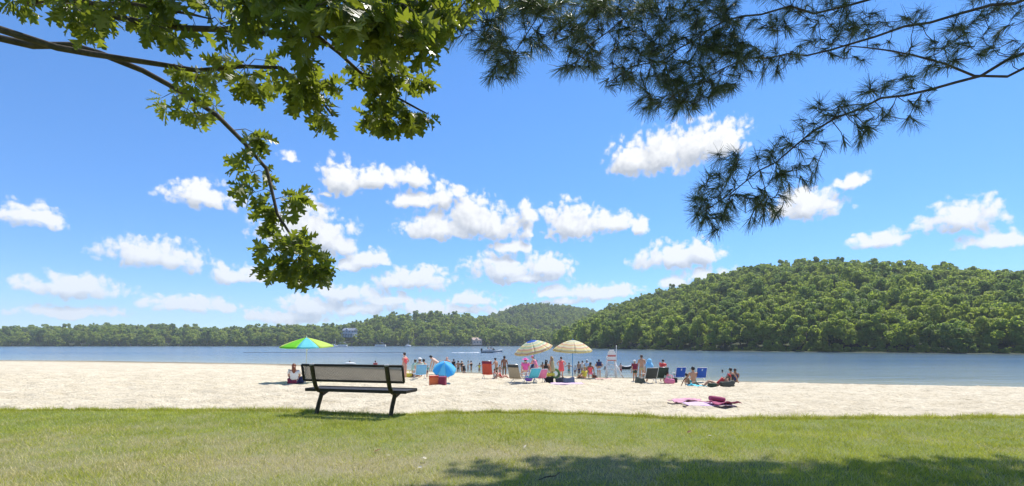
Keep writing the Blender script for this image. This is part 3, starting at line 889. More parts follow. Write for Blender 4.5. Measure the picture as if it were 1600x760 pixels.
def pine_tree():
    root_p = Vector((7.4, 6.0, LAWN_Z))
    root = empty('pine_tree', root_p)
    tag(root, 'pine with long dark needles reaching in from the upper right', 'tree')
    bark = mat('pine_bark', (0.075, 0.055, 0.045), 0.9, 0.35, 10, 0.8, 24)
    nm = leaf_material('pine_needles', (0.034, 0.058, 0.022), (0.085, 0.115, 0.042), (0.16, 0.21, 0.06), 0.30, 0.42)
    rel = lambda p: Vector(p) - root_p
    tk = MB()
    tk.tube([(0, 0, -.3), (.02, 0, 1.5), (.05, .05, 4.5), (0, .1, 8.5), (0, 0, 12.5)], [.34, .28, .24, .17, .05], 12)
    tk.build('trunk', bark, root)
    V, rng = [], np.random.default_rng(9)
    def tuft(p, ax, n, ln, w):
        ax = np.array(ax); ax /= np.linalg.norm(ax)
        t = rng.normal(size=3); e1 = np.cross(ax, t); e1 /= np.linalg.norm(e1); e2 = np.cross(ax, e1)
        an = rng.uniform(0, 6.283, n); sp = rng.uniform(0.12, 1.2, n)
        dr = ax * np.cos(sp)[:, None] + (e1 * np.cos(an)[:, None] + e2 * np.sin(an)[:, None]) * np.sin(sp)[:, None]
        dr[:, 2] -= 0.38; dr /= np.linalg.norm(dr, axis=1)[:, None]
        b = np.array(p) - ax * (rng.uniform(0, 1, n) ** 1.5 * 0.10)[:, None]
        L = (rng.uniform(.75, 1.1, n) * ln)[:, None]
        sd_ = np.cross(dr, rng.normal(size=(n, 3))); sd_ /= np.linalg.norm(sd_, axis=1)[:, None]
        tip = b + dr * L; tip[:, 2] -= rng.uniform(0, .018, n)
        V.append(np.stack([b - sd_ * w, b + sd_ * w, tip + sd_ * w * .45, tip - sd_ * w * .45], 1))
    B = [
        (6.3, [(1300, 20, 7.0), (1147, 25, 6.9), (1062, 80, 6.4), (990, 113, 6.2), (952, 132, 6.1)],
         [(1000, 110, 45, 26, 6.2, 20), (965, 128, 22, 16, 6.1, 8), (1060, 70, 55, 40, 6.4, 34), (1120, 40, 40, 50, 6.8, 46), (1010, 50, 50, 40, 6.3, 30), (1090, 10, 60, 24, 6.6, 30)]),
        (8.0, [(1200, -150, 6.8), (920, -80, 6.2), (850, 10, 6.0), (815, 70, 5.9), (795, 96, 5.9)],
         [(800, 70, 34, 50, 5.9, 26), (790, 118, 26, 22, 5.9, 7), (845, 40, 34, 44, 6.0, 22), (760, 85, 18, 22, 5.8, 6), (812, 15, 40, 24, 6.0, 18), (860, 0, 50, 22, 6.1, 16)]),
        (7.4, [(1200, -60, 7.0), (1050, -20, 6.6), (970, 30, 6.3), (915, 85, 6.2), (895, 110, 6.2)],
         [(910, 90, 28, 30, 6.2, 20), (950, 50, 46, 44, 6.3, 28), (895, 40, 30, 40, 6.2, 18), (935, 112, 16, 12, 6.2, 4), (1000, 10, 70, 30, 6.5, 36), (880, 118, 12, 10, 6.2, 3), (930, 8, 60, 22, 6.3, 26)]),
        (5.7, [(1320, 75, 7.0), (1160, 95, 6.8), (1080, 135, 6.6), (1035, 165, 6.5)],
         [(1035, 150, 40, 26, 6.5, 22), (1085, 135, 48, 38, 6.6, 34), (1130, 105, 36, 48, 6.8, 38), (1060, 172, 26, 12, 6.5, 9), (1010, 165, 16, 14, 6.4, 5), (1200, 80, 60, 50, 6.9, 40), (1110, 150, 34, 20, 6.7, 12)]),
        (5.2, [(1520, 120, 6.6), (1370, 160, 6.5), (1260, 215, 6.4), (1175, 280, 6.2), (1125, 315, 6.1), (1092, 335, 6.0)],
         [(1118, 300, 34, 24, 6.1, 16), (1122, 345, 34, 24, 6.0, 16), (1135, 258, 22, 18, 6.2, 10), (1180, 310, 50, 46, 6.2, 26), (1230, 260, 50, 44, 6.3, 26), (1310, 200, 60, 40, 6.4, 26), (1400, 160, 60, 40, 6.5, 22), (1095, 325, 18, 14, 6.0, 5)]),
        (9.0, [(1100, -220, 6.6), (850, -120, 6.2), (765, -30, 6.0), (738, 20, 5.9), (722, 50, 5.9)],
         [(740, 30, 34, 34, 5.9, 16), (715, 62, 16, 16, 5.9, 4), (790, -10, 50, 30, 6.0, 20), (770, 40, 24, 26, 5.9, 9)]),
        (5.0, [(1560, 120, 6.6), (1420, 90, 6.8), (1300, 70, 7.0)],
         [(1330, 55, 70, 50, 7.0, 40), (1450, 70, 70, 50, 6.8, 36), (1560, 40, 60, 60, 6.6, 30), (1280, 0, 100, 40, 7.0, 40)]),
    ]
    for zt, course, tufts in B:
        pts = [root_p + Vector((0, 0, zt))] + [P(*c) for c in course]
        poly = kinked(pts, 0.04); n = len(poly)
        br = MB()
        br.tube([rel(p) for p in poly], [0.019 * (1 - i / (n - 1)) ** 0.9 + 0.004 for i in range(n)], 8)
        tips = []
        for (cx_, cy_, rx, ry, d, k) in tufts:
            for _ in range(int(k * 1.15)):
                a = rnd.uniform(0, 6.283); q = math.sqrt(rnd.random())
                tips.append(P(cx_ + rx * q * math.cos(a), cy_ - 8 + ry * q * math.sin(a), d + rnd.uniform(-.4, .4)))
        for a, p in connect(dense(poly[1:], 0.1), tips, 0.16):
            mid = a.lerp(p, .5) + Vector((rnd.uniform(-.03, .03), rnd.uniform(-.03, .03), -.03))
            L = (p - a).length
            br.tube([rel(a), rel(mid), rel(p)], [0.004 + 0.006 * min(1, L), 0.004 + .003 * min(1, L), 0.0035], 5, caps=False)
            ax = (p - mid).normalized() + Vector((-.15, 0, -.45))
            tuft(rel(p), ax, rnd.randint(40, 58), rnd.uniform(.15, .205), rnd.uniform(.0020, .0030))
        br.build('branch', bark, root)
    # the upper crown above the view, on its own boughs
    for k in range(7):
        end = Vector((3.35 + 0.72 * k, 7.9 + 0.6 * rnd.random(), 9.5 + rnd.uniform(-.1, .5)))
        a = root_p + Vector((0, 0, 6.5 + .2 * k))
        poly = smooth_poly([a, a.lerp(end, .5) + Vector((0, 0, .5)), end], 2); n = len(poly)
        br = MB(); br.tube([rel(p) for p in poly], [0.06 * (1 - i / (n - 1)) + .01 for i in range(n)], 7)
        tips = []
        for _ in range(190):
            p = end + Vector((rnd.uniform(-.75, .75), rnd.uniform(-1.1, .85), rnd.gauss(0, .40)))
            if p.z > CZ + 0.70 * p.y + .12: tips.append(p)
        for a_, p in connect(dense(poly[1:], .12), tips, .2):
            br.tube([rel(a_), rel(p)], [.008, .004], 4, caps=False)
            tuft(rel(p), (p - a_) + Vector((0, 0, -.1)), 30, .19, .0095)
        br.build('branch', bark, root)
    V = np.concatenate(V).reshape(-1, 3)
    o = ob('needles', mesh_np('needles', V, np.arange(len(V)).reshape(-1, 4)), nm, root); o['kind'] = 'stuff'

oak_tree(); pine_tree()

# ------------------------------------------------------------------ the bench
def lattice(b, L, Wd, o, u, v, n, cell=0.032, bar=0.0043, th=0.003):
    """expanded metal: two families of slanting strips filling an L by Wd field"""
    for s in (1, -1):
        k = -Wd
        while k < L + Wd * 0.2:
            # line x = k + y (s=1) or mirrored
            pts = []
            y0, y1 = 0.0, Wd
            x0, x1 = k, k + Wd * 1.35
            if x0 < 0: y0 = Wd * (-x0) / (x1 - x0); x0 = 0.0
            if x1 > L: y1 = Wd * (L - k) / (Wd * 1.35); x1 = L
            if y1 - y0 > 0.004:
                ya, yb = (y0, y1) if s == 1 else (Wd - y0, Wd - y1)
                A, Bp = o + u * x0 + v * ya, o + u * x1 + v * yb
                d = (Bp - A).normalized(); sdv = d.cross(n).normalized() * bar
                q = [A - sdv, Bp - sdv, Bp + sdv, A + sdv]
                b.prism([p - n * th for p in q], n * th * 2)
            k += cell

def park_bench():
    fl, fr = P(494.5, 646.5, 9.05), P(608.5, 651.5, 8.66)
    c = (fl + fr) / 2; c.z = LAWN_Z
    ax = (fr - fl); rz = math.atan2(ax.y, ax.x)
    root = empty('park_bench', c, rz)
    tag(root, 'dark metal park bench with mesh backrest at the edge of the lawn', 'bench')
    coat = mat('bench_coating', (0.026, 0.022, 0.014), 0.55, 0.3, 9, 0.15, 120, spec=0.25)
    grey = mat('bench_mesh_coating', (0.055, 0.048, 0.04), 0.5, 0.25, 20, 0.1, 120)
    post = mat('bench_post_paint', (0.048, 0.038, 0.014), 0.6, 0.5, 16, 0.25, 60, spec=0.25)
    hs_ = (fr - fl).length / 2 * 1.015
    Lh = 0.985
    ux, ny, uz = Vector((1, 0, 0)), Vector((0, 1, 0)), Vector((0, 0, 1))
    for s in (-1, 1):
        course = smooth_poly([(s * hs_, 0, -.06), (s * hs_, .07, .16), (s * hs_, .165, .335), (s * hs_, .15, .385), (s * hs_, .03, .415), (s * hs_, -.045, .56), (s * hs_, -.115, .87)], 2)
        lg = MB(); lg.tube(course, 0.037, 12)
        p = lg.build('leg', post, root)
        cap = MB(); cap.tube([(s * hs_, -.113, .862), (s * hs_, -.117, .886)], 0.0405, 12); cap.build('cap', mat('bench_cap', (0.30, 0.29, 0.27), 0.4, 0.1), p)
        g = MB(); g.prism([(0, .16, .30), (0, .20, .30), (0, .40, .372), (0, .40, .398), (0, .12, .398)], (0.03, 0, 0), (s * hs_ - .015, 0, 0))
        g.build('bracket', coat, root)
    # backrest: frame and expanded metal, leaning back
    o = Vector((-Lh, .010, .585)); v = Vector((0, -.055, .275)); vn = v.normalized(); n = ux.cross(vn)
    fr_ = MB()
    for q in (0.0, 1.0):
        a = o + v * q
        fr_.tube([a, a + ux * 2 * Lh], 0.021, 8)
    for q in (0.0, 1.0):
        a = o + ux * (2 * Lh * q)
        fr_.tube([a, a + v], 0.021, 8)
    back = fr_.build('backrest', coat, root)
    lt = MB(); lattice(lt, 2 * Lh, v.length, o, ux, vn, n); lt.build('mesh_panel', grey, back)
    # seat: rimmed plank of expanded metal
    o = Vector((-Lh, .065, .425)); v = Vector((0, .40, .012)); vn = v.normalized(); n = ux.cross(vn)
    fr_ = MB()
    for q in (0.0, 1.0):
        a = o + v * q
        fr_.box(a + ux * Lh - n * .012, (2 * Lh + .03, .030, .055), bev=.008)
    for q in (0.0, 1.0):
        a = o + ux * (2 * Lh * q) + v * .5
        fr_.box(a - n * .014, (.028, v.length - .031, .050), bev=.008)
    for q in (.25, .5, .75): fr_.box(o + ux * (2 * Lh * q) + v * .5 - n * .024, (.03, v.length - .031, .02))
    seat = fr_.build('seat', coat, root)
    lt = MB(); lattice(lt, 2 * Lh, v.length, o, ux, vn, n, .028, .006, .004); lt.build('mesh_panel', grey, seat)
park_bench()


# ------------------------------------------------------------------ people
SKIN = {k: mat('skin_' + k, c, 0.55, 0.08, 8, spec=0.3) for k, c in {
    'pale': (0.66, 0.42, 0.31), 'tan': (0.48, 0.27, 0.17), 'brown': (0.27, 0.145, 0.085), 'pink': (0.66, 0.36, 0.27)}.items()}
HAIR = {k: mat('hair_' + k, c, 0.5, 0.3, 30) for k, c in {
    'black': (0.012, 0.010, 0.009), 'brown': (0.05, 0.028, 0.016), 'fair': (0.36, 0.24, 0.11), 'auburn': (0.20, 0.06, 0.022), 'grey': (0.45, 0.43, 0.40)}.items()}
def cloth(name, col): return mat('cloth_' + name, col, 0.85, 0.08, 20, 0.2, 60)
CL = {k: cloth(k, c) for k, c in {
    'red': (0.55, 0.05, 0.05), 'coral': (0.85, 0.13, 0.14), 'pink': (0.75, 0.22, 0.36), 'hotpink': (0.82, 0.14, 0.42), 'navy': (0.035, 0.045, 0.13), 'olive': (0.13, 0.115, 0.055),
    'maroon': (0.22, 0.025, 0.055), 'white': (0.78, 0.77, 0.74), 'teal': (0.06, 0.34, 0.33), 'cyan': (0.10, 0.52, 0.66), 'yellow': (0.74, 0.62, 0.08), 'black': (0.02, 0.02, 0.022),
    'grey': (0.22, 0.22, 0.22), 'green': (0.10, 0.20, 0.07), 'darkgreen': (0.035, 0.06, 0.04), 'sky': (0.22, 0.52, 0.78), 'royal': (0.02, 0.09, 0.42), 'tan': (0.38, 0.31, 0.21),
    'orange': (0.72, 0.17, 0.06), 'brick': (0.55, 0.085, 0.045), 'lilac': (0.60, 0.42, 0.60), 'khaki': (0.42, 0.36, 0.20), 'mint': (0.42, 0.62, 0.52), 'bluewhite': (0.45, 0.58, 0.72), 'charcoal': (0.05, 0.055, 0.05), 'purple': (0.20, 0.09, 0.45), 'wine': (0.30, 0.05, 0.10)}.items()}

def pose_joints(pose, arms, lean, stride):
    """joints of a figure one unit tall that faces +y, feet (or seat) at z 0"""
    J = {}
    up = dict(pelvis=(0, 0, .0), spine=(0, .0, .095), chest=(0, .005, .215), neck=(0, -.005, .315), head=(0, .012, .375), crown=(0, .008, .43))
    for s, t in ((-1, 'l'), (1, 'r')):
        up['sho' + t] = (s * .108, -.005, .275)
    a = math.radians(lean)
    def rot(p): return (p[0], p[1] * math.cos(a) + p[2] * math.sin(a), -p[1] * math.sin(a) + p[2] * math.cos(a))
    seat = {'stand': .53, 'bend': .52, 'sit': .075, 'chair': .27, 'kneel': .27, 'wade': .53}[pose]
    for k, p in up.items():
        q = rot(p); J[k] = (q[0], q[1], q[2] + seat)
    for s, t in ((-1, 'l'), (1, 'r')):
        sh = J['sho' + t]
        mode = arms if isinstance(arms, str) else arms[0 if s < 0 else 1]
        el, wr = {
            'down': ((s * .028, -.015, -.165), (s * .035, .03, -.315)), 'fwd': ((s * .03, .07, -.15), (s * .0, .21, -.17)),
            'hip': ((s * .11, -.05, -.145), (s * -.005, .02, -.245)), 'up': ((s * .07, .04, .13), (s * .03, .06, .26)),
            'head': ((s * .12, .02, .09), (s * .0, .0, .135)), 'out': ((s * .13, .02, -.085), (s * .25, .06, -.12)),
            'knees': ((s * .03, .09, -.13), (s * -.01, .21, -.20)), 'back': ((s * .04, -.10, -.13), (s * .06, -.15, -.27)), 'hang': ((s * .02, .05, -.165), (s * .0, .09, -.32))}[mode]
        J['elb' + t] = tuple(sh[i] + el[i] for i in range(3)); J['wri' + t] = tuple(sh[i] + wr[i] for i in range(3))
        d = Vector(J['wri' + t]) - Vector(J['elb' + t]); d.normalize()
        J['han' + t] = tuple(Vector(J['wri' + t]) + d * .05)
        pe = J['pelvis']
        hp = (s * .052, 0, pe[2] - .03)
        J['hip' + t] = hp
        st = stride * s
        if pose in ('stand', 'bend', 'wade'):
            J['kne' + t] = (s * .056, st * .55 + .012, .285); J['ank' + t] = (s * .058, st, .045); J['toe' + t] = (s * .064, st + .095, .018)
        elif pose == 'sit':
            J['kne' + t] = (s * .075, .225, .175 if s > 0 or stride == 0 else .09); J['ank' + t] = (s * .065, .375, .035); J['toe' + t] = (s * .07, .43, .055)
        elif pose == 'chair':
            J['kne' + t] = (s * .075, .235, .275); J['ank' + t] = (s * .075, .28, .04); J['toe' + t] = (s * .08, .37, .02)
        else:
            J['kne' + t] = (s * .07, .09, .035); J['ank' + t] = (s * .07, -.12, .035); J['toe' + t] = (s * .07, -.20, .02)
    return J

RAD = dict(pelvis=.088, spine=.074, chest=.090, neck=.034, head=.056, crown=.046, sho=.042, elb=.027, wri=.018, han=.020, hip=.060, kne=.038, ank=.024, toe=.020)
LINKS = [('pelvis', 'spine'), ('spine', 'chest'), ('chest', 'neck'), ('neck', 'head'), ('head', 'crown')] + \
        [(a + t if a not in ('chest', 'pelvis') else a, b + t) for t in 'lr' for a, b in (('chest', 'sho'), ('sho', 'elb'), ('elb', 'wri'), ('wri', 'han'), ('pelvis', 'hip'), ('hip', 'kne'), ('kne', 'ank'), ('ank', 'toe'))]

def skin_mesh(name, verts, rads, edges, root, m, parent, sub=1):
    me = bpy.data.meshes.new(name); me.from_pydata(verts, edges, []); me.update()
    o = ob(name, me, m, parent)
    sk = o.modifiers.new('skin', 'SKIN'); sk.use_smooth_shade = True; sk.branch_smoothing = 0.6
    dat = me.skin_vertices[0].data
    for i, r in enumerate(rads):
        dat[i].radius = r if isinstance(r, tuple) else (r, r)
        dat[i].use_root = (i == root)
    ss_ = o.modifiers.new('round', 'SUBSURF'); ss_.levels = ss_.render_levels = sub
    return o

def face_pieces():
    out = []
    for nm, places, size in (('eye', [(-.019, .0435, .004), (.019, .0435, .004)], (.007, .004, .005)), ('ear', [(-.049, 0, -.004), (.049, 0, -.004)], (.007, .013, .019)),
                             ('nose', [(0, .048, -.012)], (.007, .010, .016)), ('mouth', [(0, .041, -.034)], (.016, .005, .004))):
        me = MB().ball((0, 0, 0), size, 6, rings=4).mesh(nm)
        out += [(nm, me, Vector(p)) for p in places]
    return out
FACE = face_pieces()

def person(loc, label, pose='stand', face=0.0, h=1.7, skin='tan', hair='brown', wear=(), arms='down', lean=4.0, stride=.0, long_hair=False, hat=None, group=None, build=1.0, roll=None):
    root = empty('person', loc, R(face))
    tag(root, label, 'person', group)
    J = {k: Vector(v) * h for k, v in pose_joints(pose, arms, lean, stride).items()}
    names = list(J)
    def rad(k, f=1.0):
        r = RAD[k if k in RAD else k[:3]] * h * f * (build if k in ('pelvis', 'spine', 'chest') or k[:3] in ('hip',) else 1)
        if k in ('pelvis', 'spine', 'chest'): return (r * 1.18, r * .80)
        return (r, r)
    verts = [tuple(J[k]) for k in names]; rads = [rad(k) for k in names]
    edges = [(names.index(a), names.index(b)) for a, b in LINKS]
    # hands: five fingers leave each palm
    for t, s in (('l', -1), ('r', 1)):
        hi = names.index('han' + t); w = Vector(J['wri' + t]); p = Vector(J['han' + t]); d = (p - w).normalized()
        side = d.cross(Vector((0, 1, .3))).normalized()
        for q, (off, ln) in enumerate(((-.020, .036), (-.007, .044), (.007, .046), (.020, .040))):
            a = p + (side * off + d * .016) * h; e = a + (d * ln + Vector((0, .010, 0))) * h
            verts += [tuple(a), tuple(e)]; rads += [(.0052 * h,) * 2, (.0042 * h,) * 2]
            n = len(verts); edges += [(hi, n - 2), (n - 2, n - 1)]
        a = w.lerp(p, .5) + side * (-.030 * h); e = a + (d * .034 - side * .012) * h
        verts += [tuple(a), tuple(e)]; rads += [(.0056 * h,) * 2, (.0046 * h,) * 2]
        n = len(verts); edges += [(hi, n - 2), (n - 2, n - 1)]
    body = skin_mesh('body', verts, rads, edges, names.index('pelvis'), SKIN[skin], root)
    hd = J['head']; top = J['crown']
    ax = (top - hd).normalized()
    rot = Vector((0, 0, 1)).rotation_difference(ax)
    hc = hd.lerp(top, .35)
    for nm, fme, fp in FACE:
        fo = ob(nm, fme, None, root); fo.location = hc + rot @ fp * h; fo.rotation_euler = rot.to_euler(); fo.scale = (h,) * 3
        if nm in ('nose', 'ear'): fo.material_slots or fme.materials.append(None)
        elif not fme.materials: fme.materials.append(mat('face_features', (0.20, 0.10, 0.075), 0.6))
        if nm in ('nose', 'ear'):
            fo.material_slots[0].link = 'OBJECT'; fo.material_slots[0].material = SKIN[skin]
    if hair:
        b = MB(); r3 = rot
        b.ball(hc + r3 @ Vector((0, -.010, .012)) * h, Vector((.057, .062, .064)) * h, 12, r3)
        # open the face
        bmesh.ops.delete(b.bm, geom=[v for v in b.bm.verts if (r3.inverted() @ (v.co - hc)).y > .030 * h and (r3.inverted() @ (v.co - hc)).z < .040 * h], context='VERTS')
        if long_hair:
            back = [hc + r3 @ Vector((0, -.040, .01)) * h, hc + r3 @ Vector((0, -.060, -.05)) * h, hc + r3 @ Vector((0, -.066, -.14)) * h, hc + r3 @ Vector((0, -.064, -.20)) * h]
            b.tube(back, [.045 * h, .050 * h, .042 * h, .015 * h], 8)
        b.build('hair', HAIR[hair], root)
    if hat:
        b = MB()
        b.ball(hc + rot @ Vector((0, -.004, .030)) * h, Vector((.062, .066, .046)) * h, 12, rot)
        kind, mm = hat
        if kind == 'cap':
            b.ball(hc + rot @ Vector((0, .070, .022)) * h, Vector((.040, .045, .006)) * h, 10, rot)
        elif kind == 'sun':
            b.ball(hc + rot @ Vector((0, 0, .020)) * h, Vector((.125, .135, .010)) * h, 16, rot)
        b.build('hat', CL[mm], root)
    def chain(nm, keys, mm, f, extra=()):
        v, r, e = [], [], []
        idx = {}
        for k in keys:
            if '>' in k:
                a, bb, q = k.split('>'); p = J[a].lerp(J[bb], float(q)); rr = rad(a)[0] * (1 - float(q)) + rad(bb)[0] * float(q); rr = (rr, rr)
            else: p, rr = J[k], rad(k)
            idx[k] = len(v); v.append(tuple(p)); r.append((rr[0] * f, rr[1] * f))
        for a, bb in extra: e.append((idx[a], idx[bb]))
        return skin_mesh(nm, v, r, e, 0, CL[mm], root)
    for kind, mm in wear:
        if kind == 'shorts':
            chain('shorts', ['pelvis', 'pelvis>spine>.35', 'hipl', 'hipr', 'hipl>knel>.55', 'hipr>kner>.55'], mm, 1.36,
                  [('pelvis', 'pelvis>spine>.35'), ('pelvis', 'hipl'), ('pelvis', 'hipr'), ('hipl', 'hipl>knel>.55'), ('hipr', 'hipr>kner>.55')])
        elif kind == 'shirt':
            chain('shirt', ['chest', 'spine', 'pelvis>spine>.2', 'chest>neck>.35', 'shol', 'shor', 'shol>elbl>.65', 'shor>elbr>.65'], mm, 1.30,
                  [('chest', 'spine'), ('spine', 'pelvis>spine>.2'), ('chest', 'chest>neck>.35'), ('chest', 'shol'), ('chest', 'shor'), ('shol', 'shol>elbl>.65'), ('shor', 'shor>elbr>.65')])
        elif kind == 'top':
            chain('top', ['chest', 'spine>chest>.45', 'chest>neck>.2'], mm, 1.32, [('chest', 'spine>chest>.45'), ('chest', 'chest>neck>.2')])
        elif kind == 'bottoms':
            chain('bottoms', ['pelvis', 'pelvis>spine>.25', 'hipl', 'hipr'], mm, 1.32, [('pelvis', 'pelvis>spine>.25'), ('pelvis', 'hipl'), ('pelvis', 'hipr')])
        elif kind == 'swimsuit':
            chain('swimsuit', ['pelvis', 'spine', 'chest', 'chest>neck>.25', 'hipl', 'hipr'], mm, 1.34, [('pelvis', 'spine'), ('spine', 'chest'), ('chest', 'chest>neck>.25'), ('pelvis', 'hipl'), ('pelvis', 'hipr')])
        elif kind == 'dress':
            b = MB(); ch, sp, pe = J['chest'], J['spine'], J['pelvis']
            dn = (J['kner'] + J['knel']) / 2
            b.tube([ch + Vector((0, 0, .045 * h)), ch, sp, pe, pe.lerp(dn, .45), pe.lerp(dn, .85)], [.085 * h, .112 * h, .094 * h, .118 * h, .132 * h, .150 * h], 14)
            b.build('dress', CL[mm], root)
        elif kind == 'towel':
            b = MB(); ch, sp, pe = J['chest'], J['spine'], J['pelvis']
            b.tube([J['neck'], ch + Vector((0, -.01, .05 * h)), ch, sp, pe], [.06 * h, .125 * h, .145 * h, .135 * h, .15 * h], 14)
            b.build('wrap_towel', CL[mm], root)
        elif kind == 'headtowel':
            b = MB(); b.ball(hc + Vector((0, -.015, .01)) * h, Vector((.075, .08, .080)) * h); b.tube([hc, J['chest'] + Vector((0, -.03, .06 * h)), J['spine'] + Vector((0, -.03, 0))], [.07 * h, .13 * h, .14 * h], 12)
            b.build('hood_towel', CL[mm], root)
    if roll is not None: root.rotation_euler = (R(roll[0]), R(roll[1]), R(face))
    return root

def sp(px, py, dz=0.0):
    p = spot(px, py); p.z += dz
    return p

# ------------------------------------------------------------------ beach things
WHITE = mat('white_paint', (0.72, 0.72, 0.70), 0.5, 0.06, 8, 0.1, 60)
METAL = mat('brushed_tube', (0.55, 0.56, 0.57), 0.35, 0.06, 8, metal=0.85)
def beach_chair(loc, face, fabric, label, frame=None, w=.58, hb=.62, seat_h=.24, recline=24.0, group=None, stripe=None, emblem=None):
    """folding beach chair that faces +y before it is turned"""
    root = empty('beach_chair', loc, R(face)); tag(root, label, 'chair', group)
    fm = frame or METAL; a = R(recline)
    bx = lambda t: Vector((0, -.22 - math.sin(a) * hb * t, seat_h + .02 + math.cos(a) * hb * t))
    back = MB()
    def fb(u, v):
        sag = -.045 * math.sin(math.pi * v) * (1 - (2 * u - 1) ** 2)
        p = bx(v); return (w * (u - .5) * .94, p.y + sag, p.z)
    back.grid(fb, 8, 8); bk = back.build('backrest', fabric, root, thick=.012)
    if stripe:
        st = MB(); st.grid(lambda u, v: Vector(fb(u, .80 + .16 * v)) + Vector((0, -.011, 0)), 8, 2); st.build('head_band', stripe, bk, thick=.008)
    if emblem:
        em = MB(); c = Vector(fb(.5, .78)) + Vector((0, -.018, 0)); em.box(c, (.05, .006, .11)); em.box(c + Vector((.02, -.001, .04)), (.07, .006, .03)); em.build('emblem', emblem, bk)
    sm = MB(); sm.grid(lambda u, v: (w * (u - .5) * .94, -.22 + .46 * v, seat_h - .05 * math.sin(math.pi * v) * (1 - (2 * u - 1) ** 2) + .05 * v), 8, 6)
    sm.build('seat', fabric, root, thick=.012)
    for s in (-1, 1):
        x = s * w / 2
        f = MB(); t0 = bx(1.02); t1 = bx(0)
        f.tube([(x, t0.y, t0.z), (x, t1.y, t1.z), (x, .25, seat_h + .05)], .012, 7); f.build('side_rail', fm, root)
        l = MB(); l.tube([(x, .23, seat_h + .04), (x, -.25, 0)], .012, 7); l.build('leg', fm, root)
        l = MB(); l.tube([(x * .94, -.20, seat_h + .20), (x * .94, .06, seat_h), (x * .94, .20, 0)], .012, 7); l.build('leg', fm, root)
        ar = MB(); ar.box((x * 1.06, -.06, seat_h + .25), (.055, .40, .022), bev=.006); ar.tube([(x * 1.03, .10, seat_h + .24), (x * 1.0, .17, seat_h + .03)], .010, 6); ar.build('armrest', fm, root)
    b = MB(); t0 = bx(1.02); b.tube([(-w / 2, t0.y, t0.z), (w / 2, t0.y, t0.z)], .012, 7); b.tube([(-w / 2, -.25, .012), (w / 2, -.25, .012)], .011, 7); b.build('cross_bar', fm, root)
    return root

def striped_canopy(name, bands):
    """rings of print running round the pole, in the canopy's own space"""
    m = bpy.data.materials.new(name); m.use_nodes = True
    t = m.node_tree; N = NT(t); b = t.nodes['Principled BSDF']
    tcn = N.n('ShaderNodeTexCoord'); s = N.n('ShaderNodeSeparateXYZ'); N.set(s.inputs[0], tcn.outputs['Object'])
    rr = N.m('SQRT', N.m('ADD', N.m('MULTIPLY', s.outputs[0], s.outputs[0]), N.m('MULTIPLY', s.outputs[1], s.outputs[1])))
    cr = N.n('ShaderNodeValToRGB'); cr.color_ramp.interpolation = 'CONSTANT'
    els = cr.color_ramp.elements
    while len(els) > 1: els.remove(els[-1])
    els[0].position, els[0].color = 0, (*bands[0][1], 1)
    for p_, c_ in bands[1:]:
        e = els.new(p_); e.color = (*c_, 1)
    N.set(cr.inputs[0], rr); N.set(b.inputs['Base Color'], cr.outputs[0]); b.inputs['Roughness'].default_value = .7
    tr = N.n('ShaderNodeBsdfTranslucent'); N.set(tr.inputs[0], cr.outputs[0])
    mx = N.n('ShaderNodeMixShader'); mx.inputs[0].default_value = .5
    t.links.new(b.outputs[0], mx.inputs[1]); t.links.new(tr.outputs[0], mx.inputs[2]); t.links.new(mx.outputs[0], t.nodes['Material Output'].inputs[0])
    return m

def umbrella(base, top, rad, drop, label, mats, polem, tilt=(0, 0), dome=1.0, valance=.05, under=0.0, spin=0.0, pole_from=None):
    """base on the sand, top the tip of the canopy; tilt leans the canopy about x and y"""
    base, top = Vector(base), Vector(top)
    root = empty('beach_umbrella', base); tag(root, label, 'umbrella')
    rel = top - base
    can = Euler((R(tilt[0]), R(tilt[1]), 0)).to_matrix().to_4x4()
    T = Matrix.Translation(rel) @ can
    n = 8
    def prof(t):   # t 0 tip, 1 rim
        return rad * t, -drop * (t ** 2 * dome + t * (1 - dome))
    for k in range(n):
        b = MB()
        def fn(u, v):
            a = spin + (k + u) * 2 * math.pi / n
            t = max(v, .015)
            r, z = prof(t)
            sag = (1 - .045 * math.sin(math.pi * u) * t)
            z2 = z - (.03 * rad * math.sin(math.pi * u) * t * (1 - t) * 2)
            return (math.cos(a) * r * sag, math.sin(a) * r * sag, z2)
        b.grid(fn, 5, 9)
        pn = b.build('canopy_panel', mats[k % len(mats)], root); pn.matrix_basis = T
        md = pn.modifiers.new('thickness', 'SOLIDIFY'); md.thickness = .006
        if valance:
            v_ = MB()
            def fv(u, v):
                p = Vector(fn(u, 1.0)); p.z -= v * valance * (1 + .25 * math.sin(math.pi * u)) + .002; p.x *= 1.004; p.y *= 1.004; return p
            v_.grid(fv, 5, 2); vo = v_.build('valance', mats[k % len(mats)], pn)
            md = vo.modifiers.new('thickness', 'SOLIDIFY'); md.thickness = .004
        rb = MB(); a = spin + k * 2 * math.pi / n
        rb.tube([Vector((math.cos(a) * prof(t)[0], math.sin(a) * prof(t)[0], prof(t)[1] - .014)) for t in (.04, .3, .6, .85, .99)], .006, 5)
        ro = rb.build('rib', METAL, root); ro.matrix_basis = T
    fi = MB(); fi.tube([(0, 0, -.03), (0, 0, .03), (0, 0, .07)], [.018, .022, .006], 8); f = fi.build('finial', polem, root); f.matrix_basis = T
    pl = MB()
    joint = T @ Vector((0, 0, -drop * 1.35))
    pl.tube([(0, 0, -.35), joint, T @ Vector((0, 0, -.02))], .019, 9); pl.build('pole', polem, root)
    hb = MB(); hb.tube([joint + Vector((0, 0, -.05)), joint + Vector((0, 0, .05))], .032, 9); hb.build('tilt_joint', polem, root)
    return root

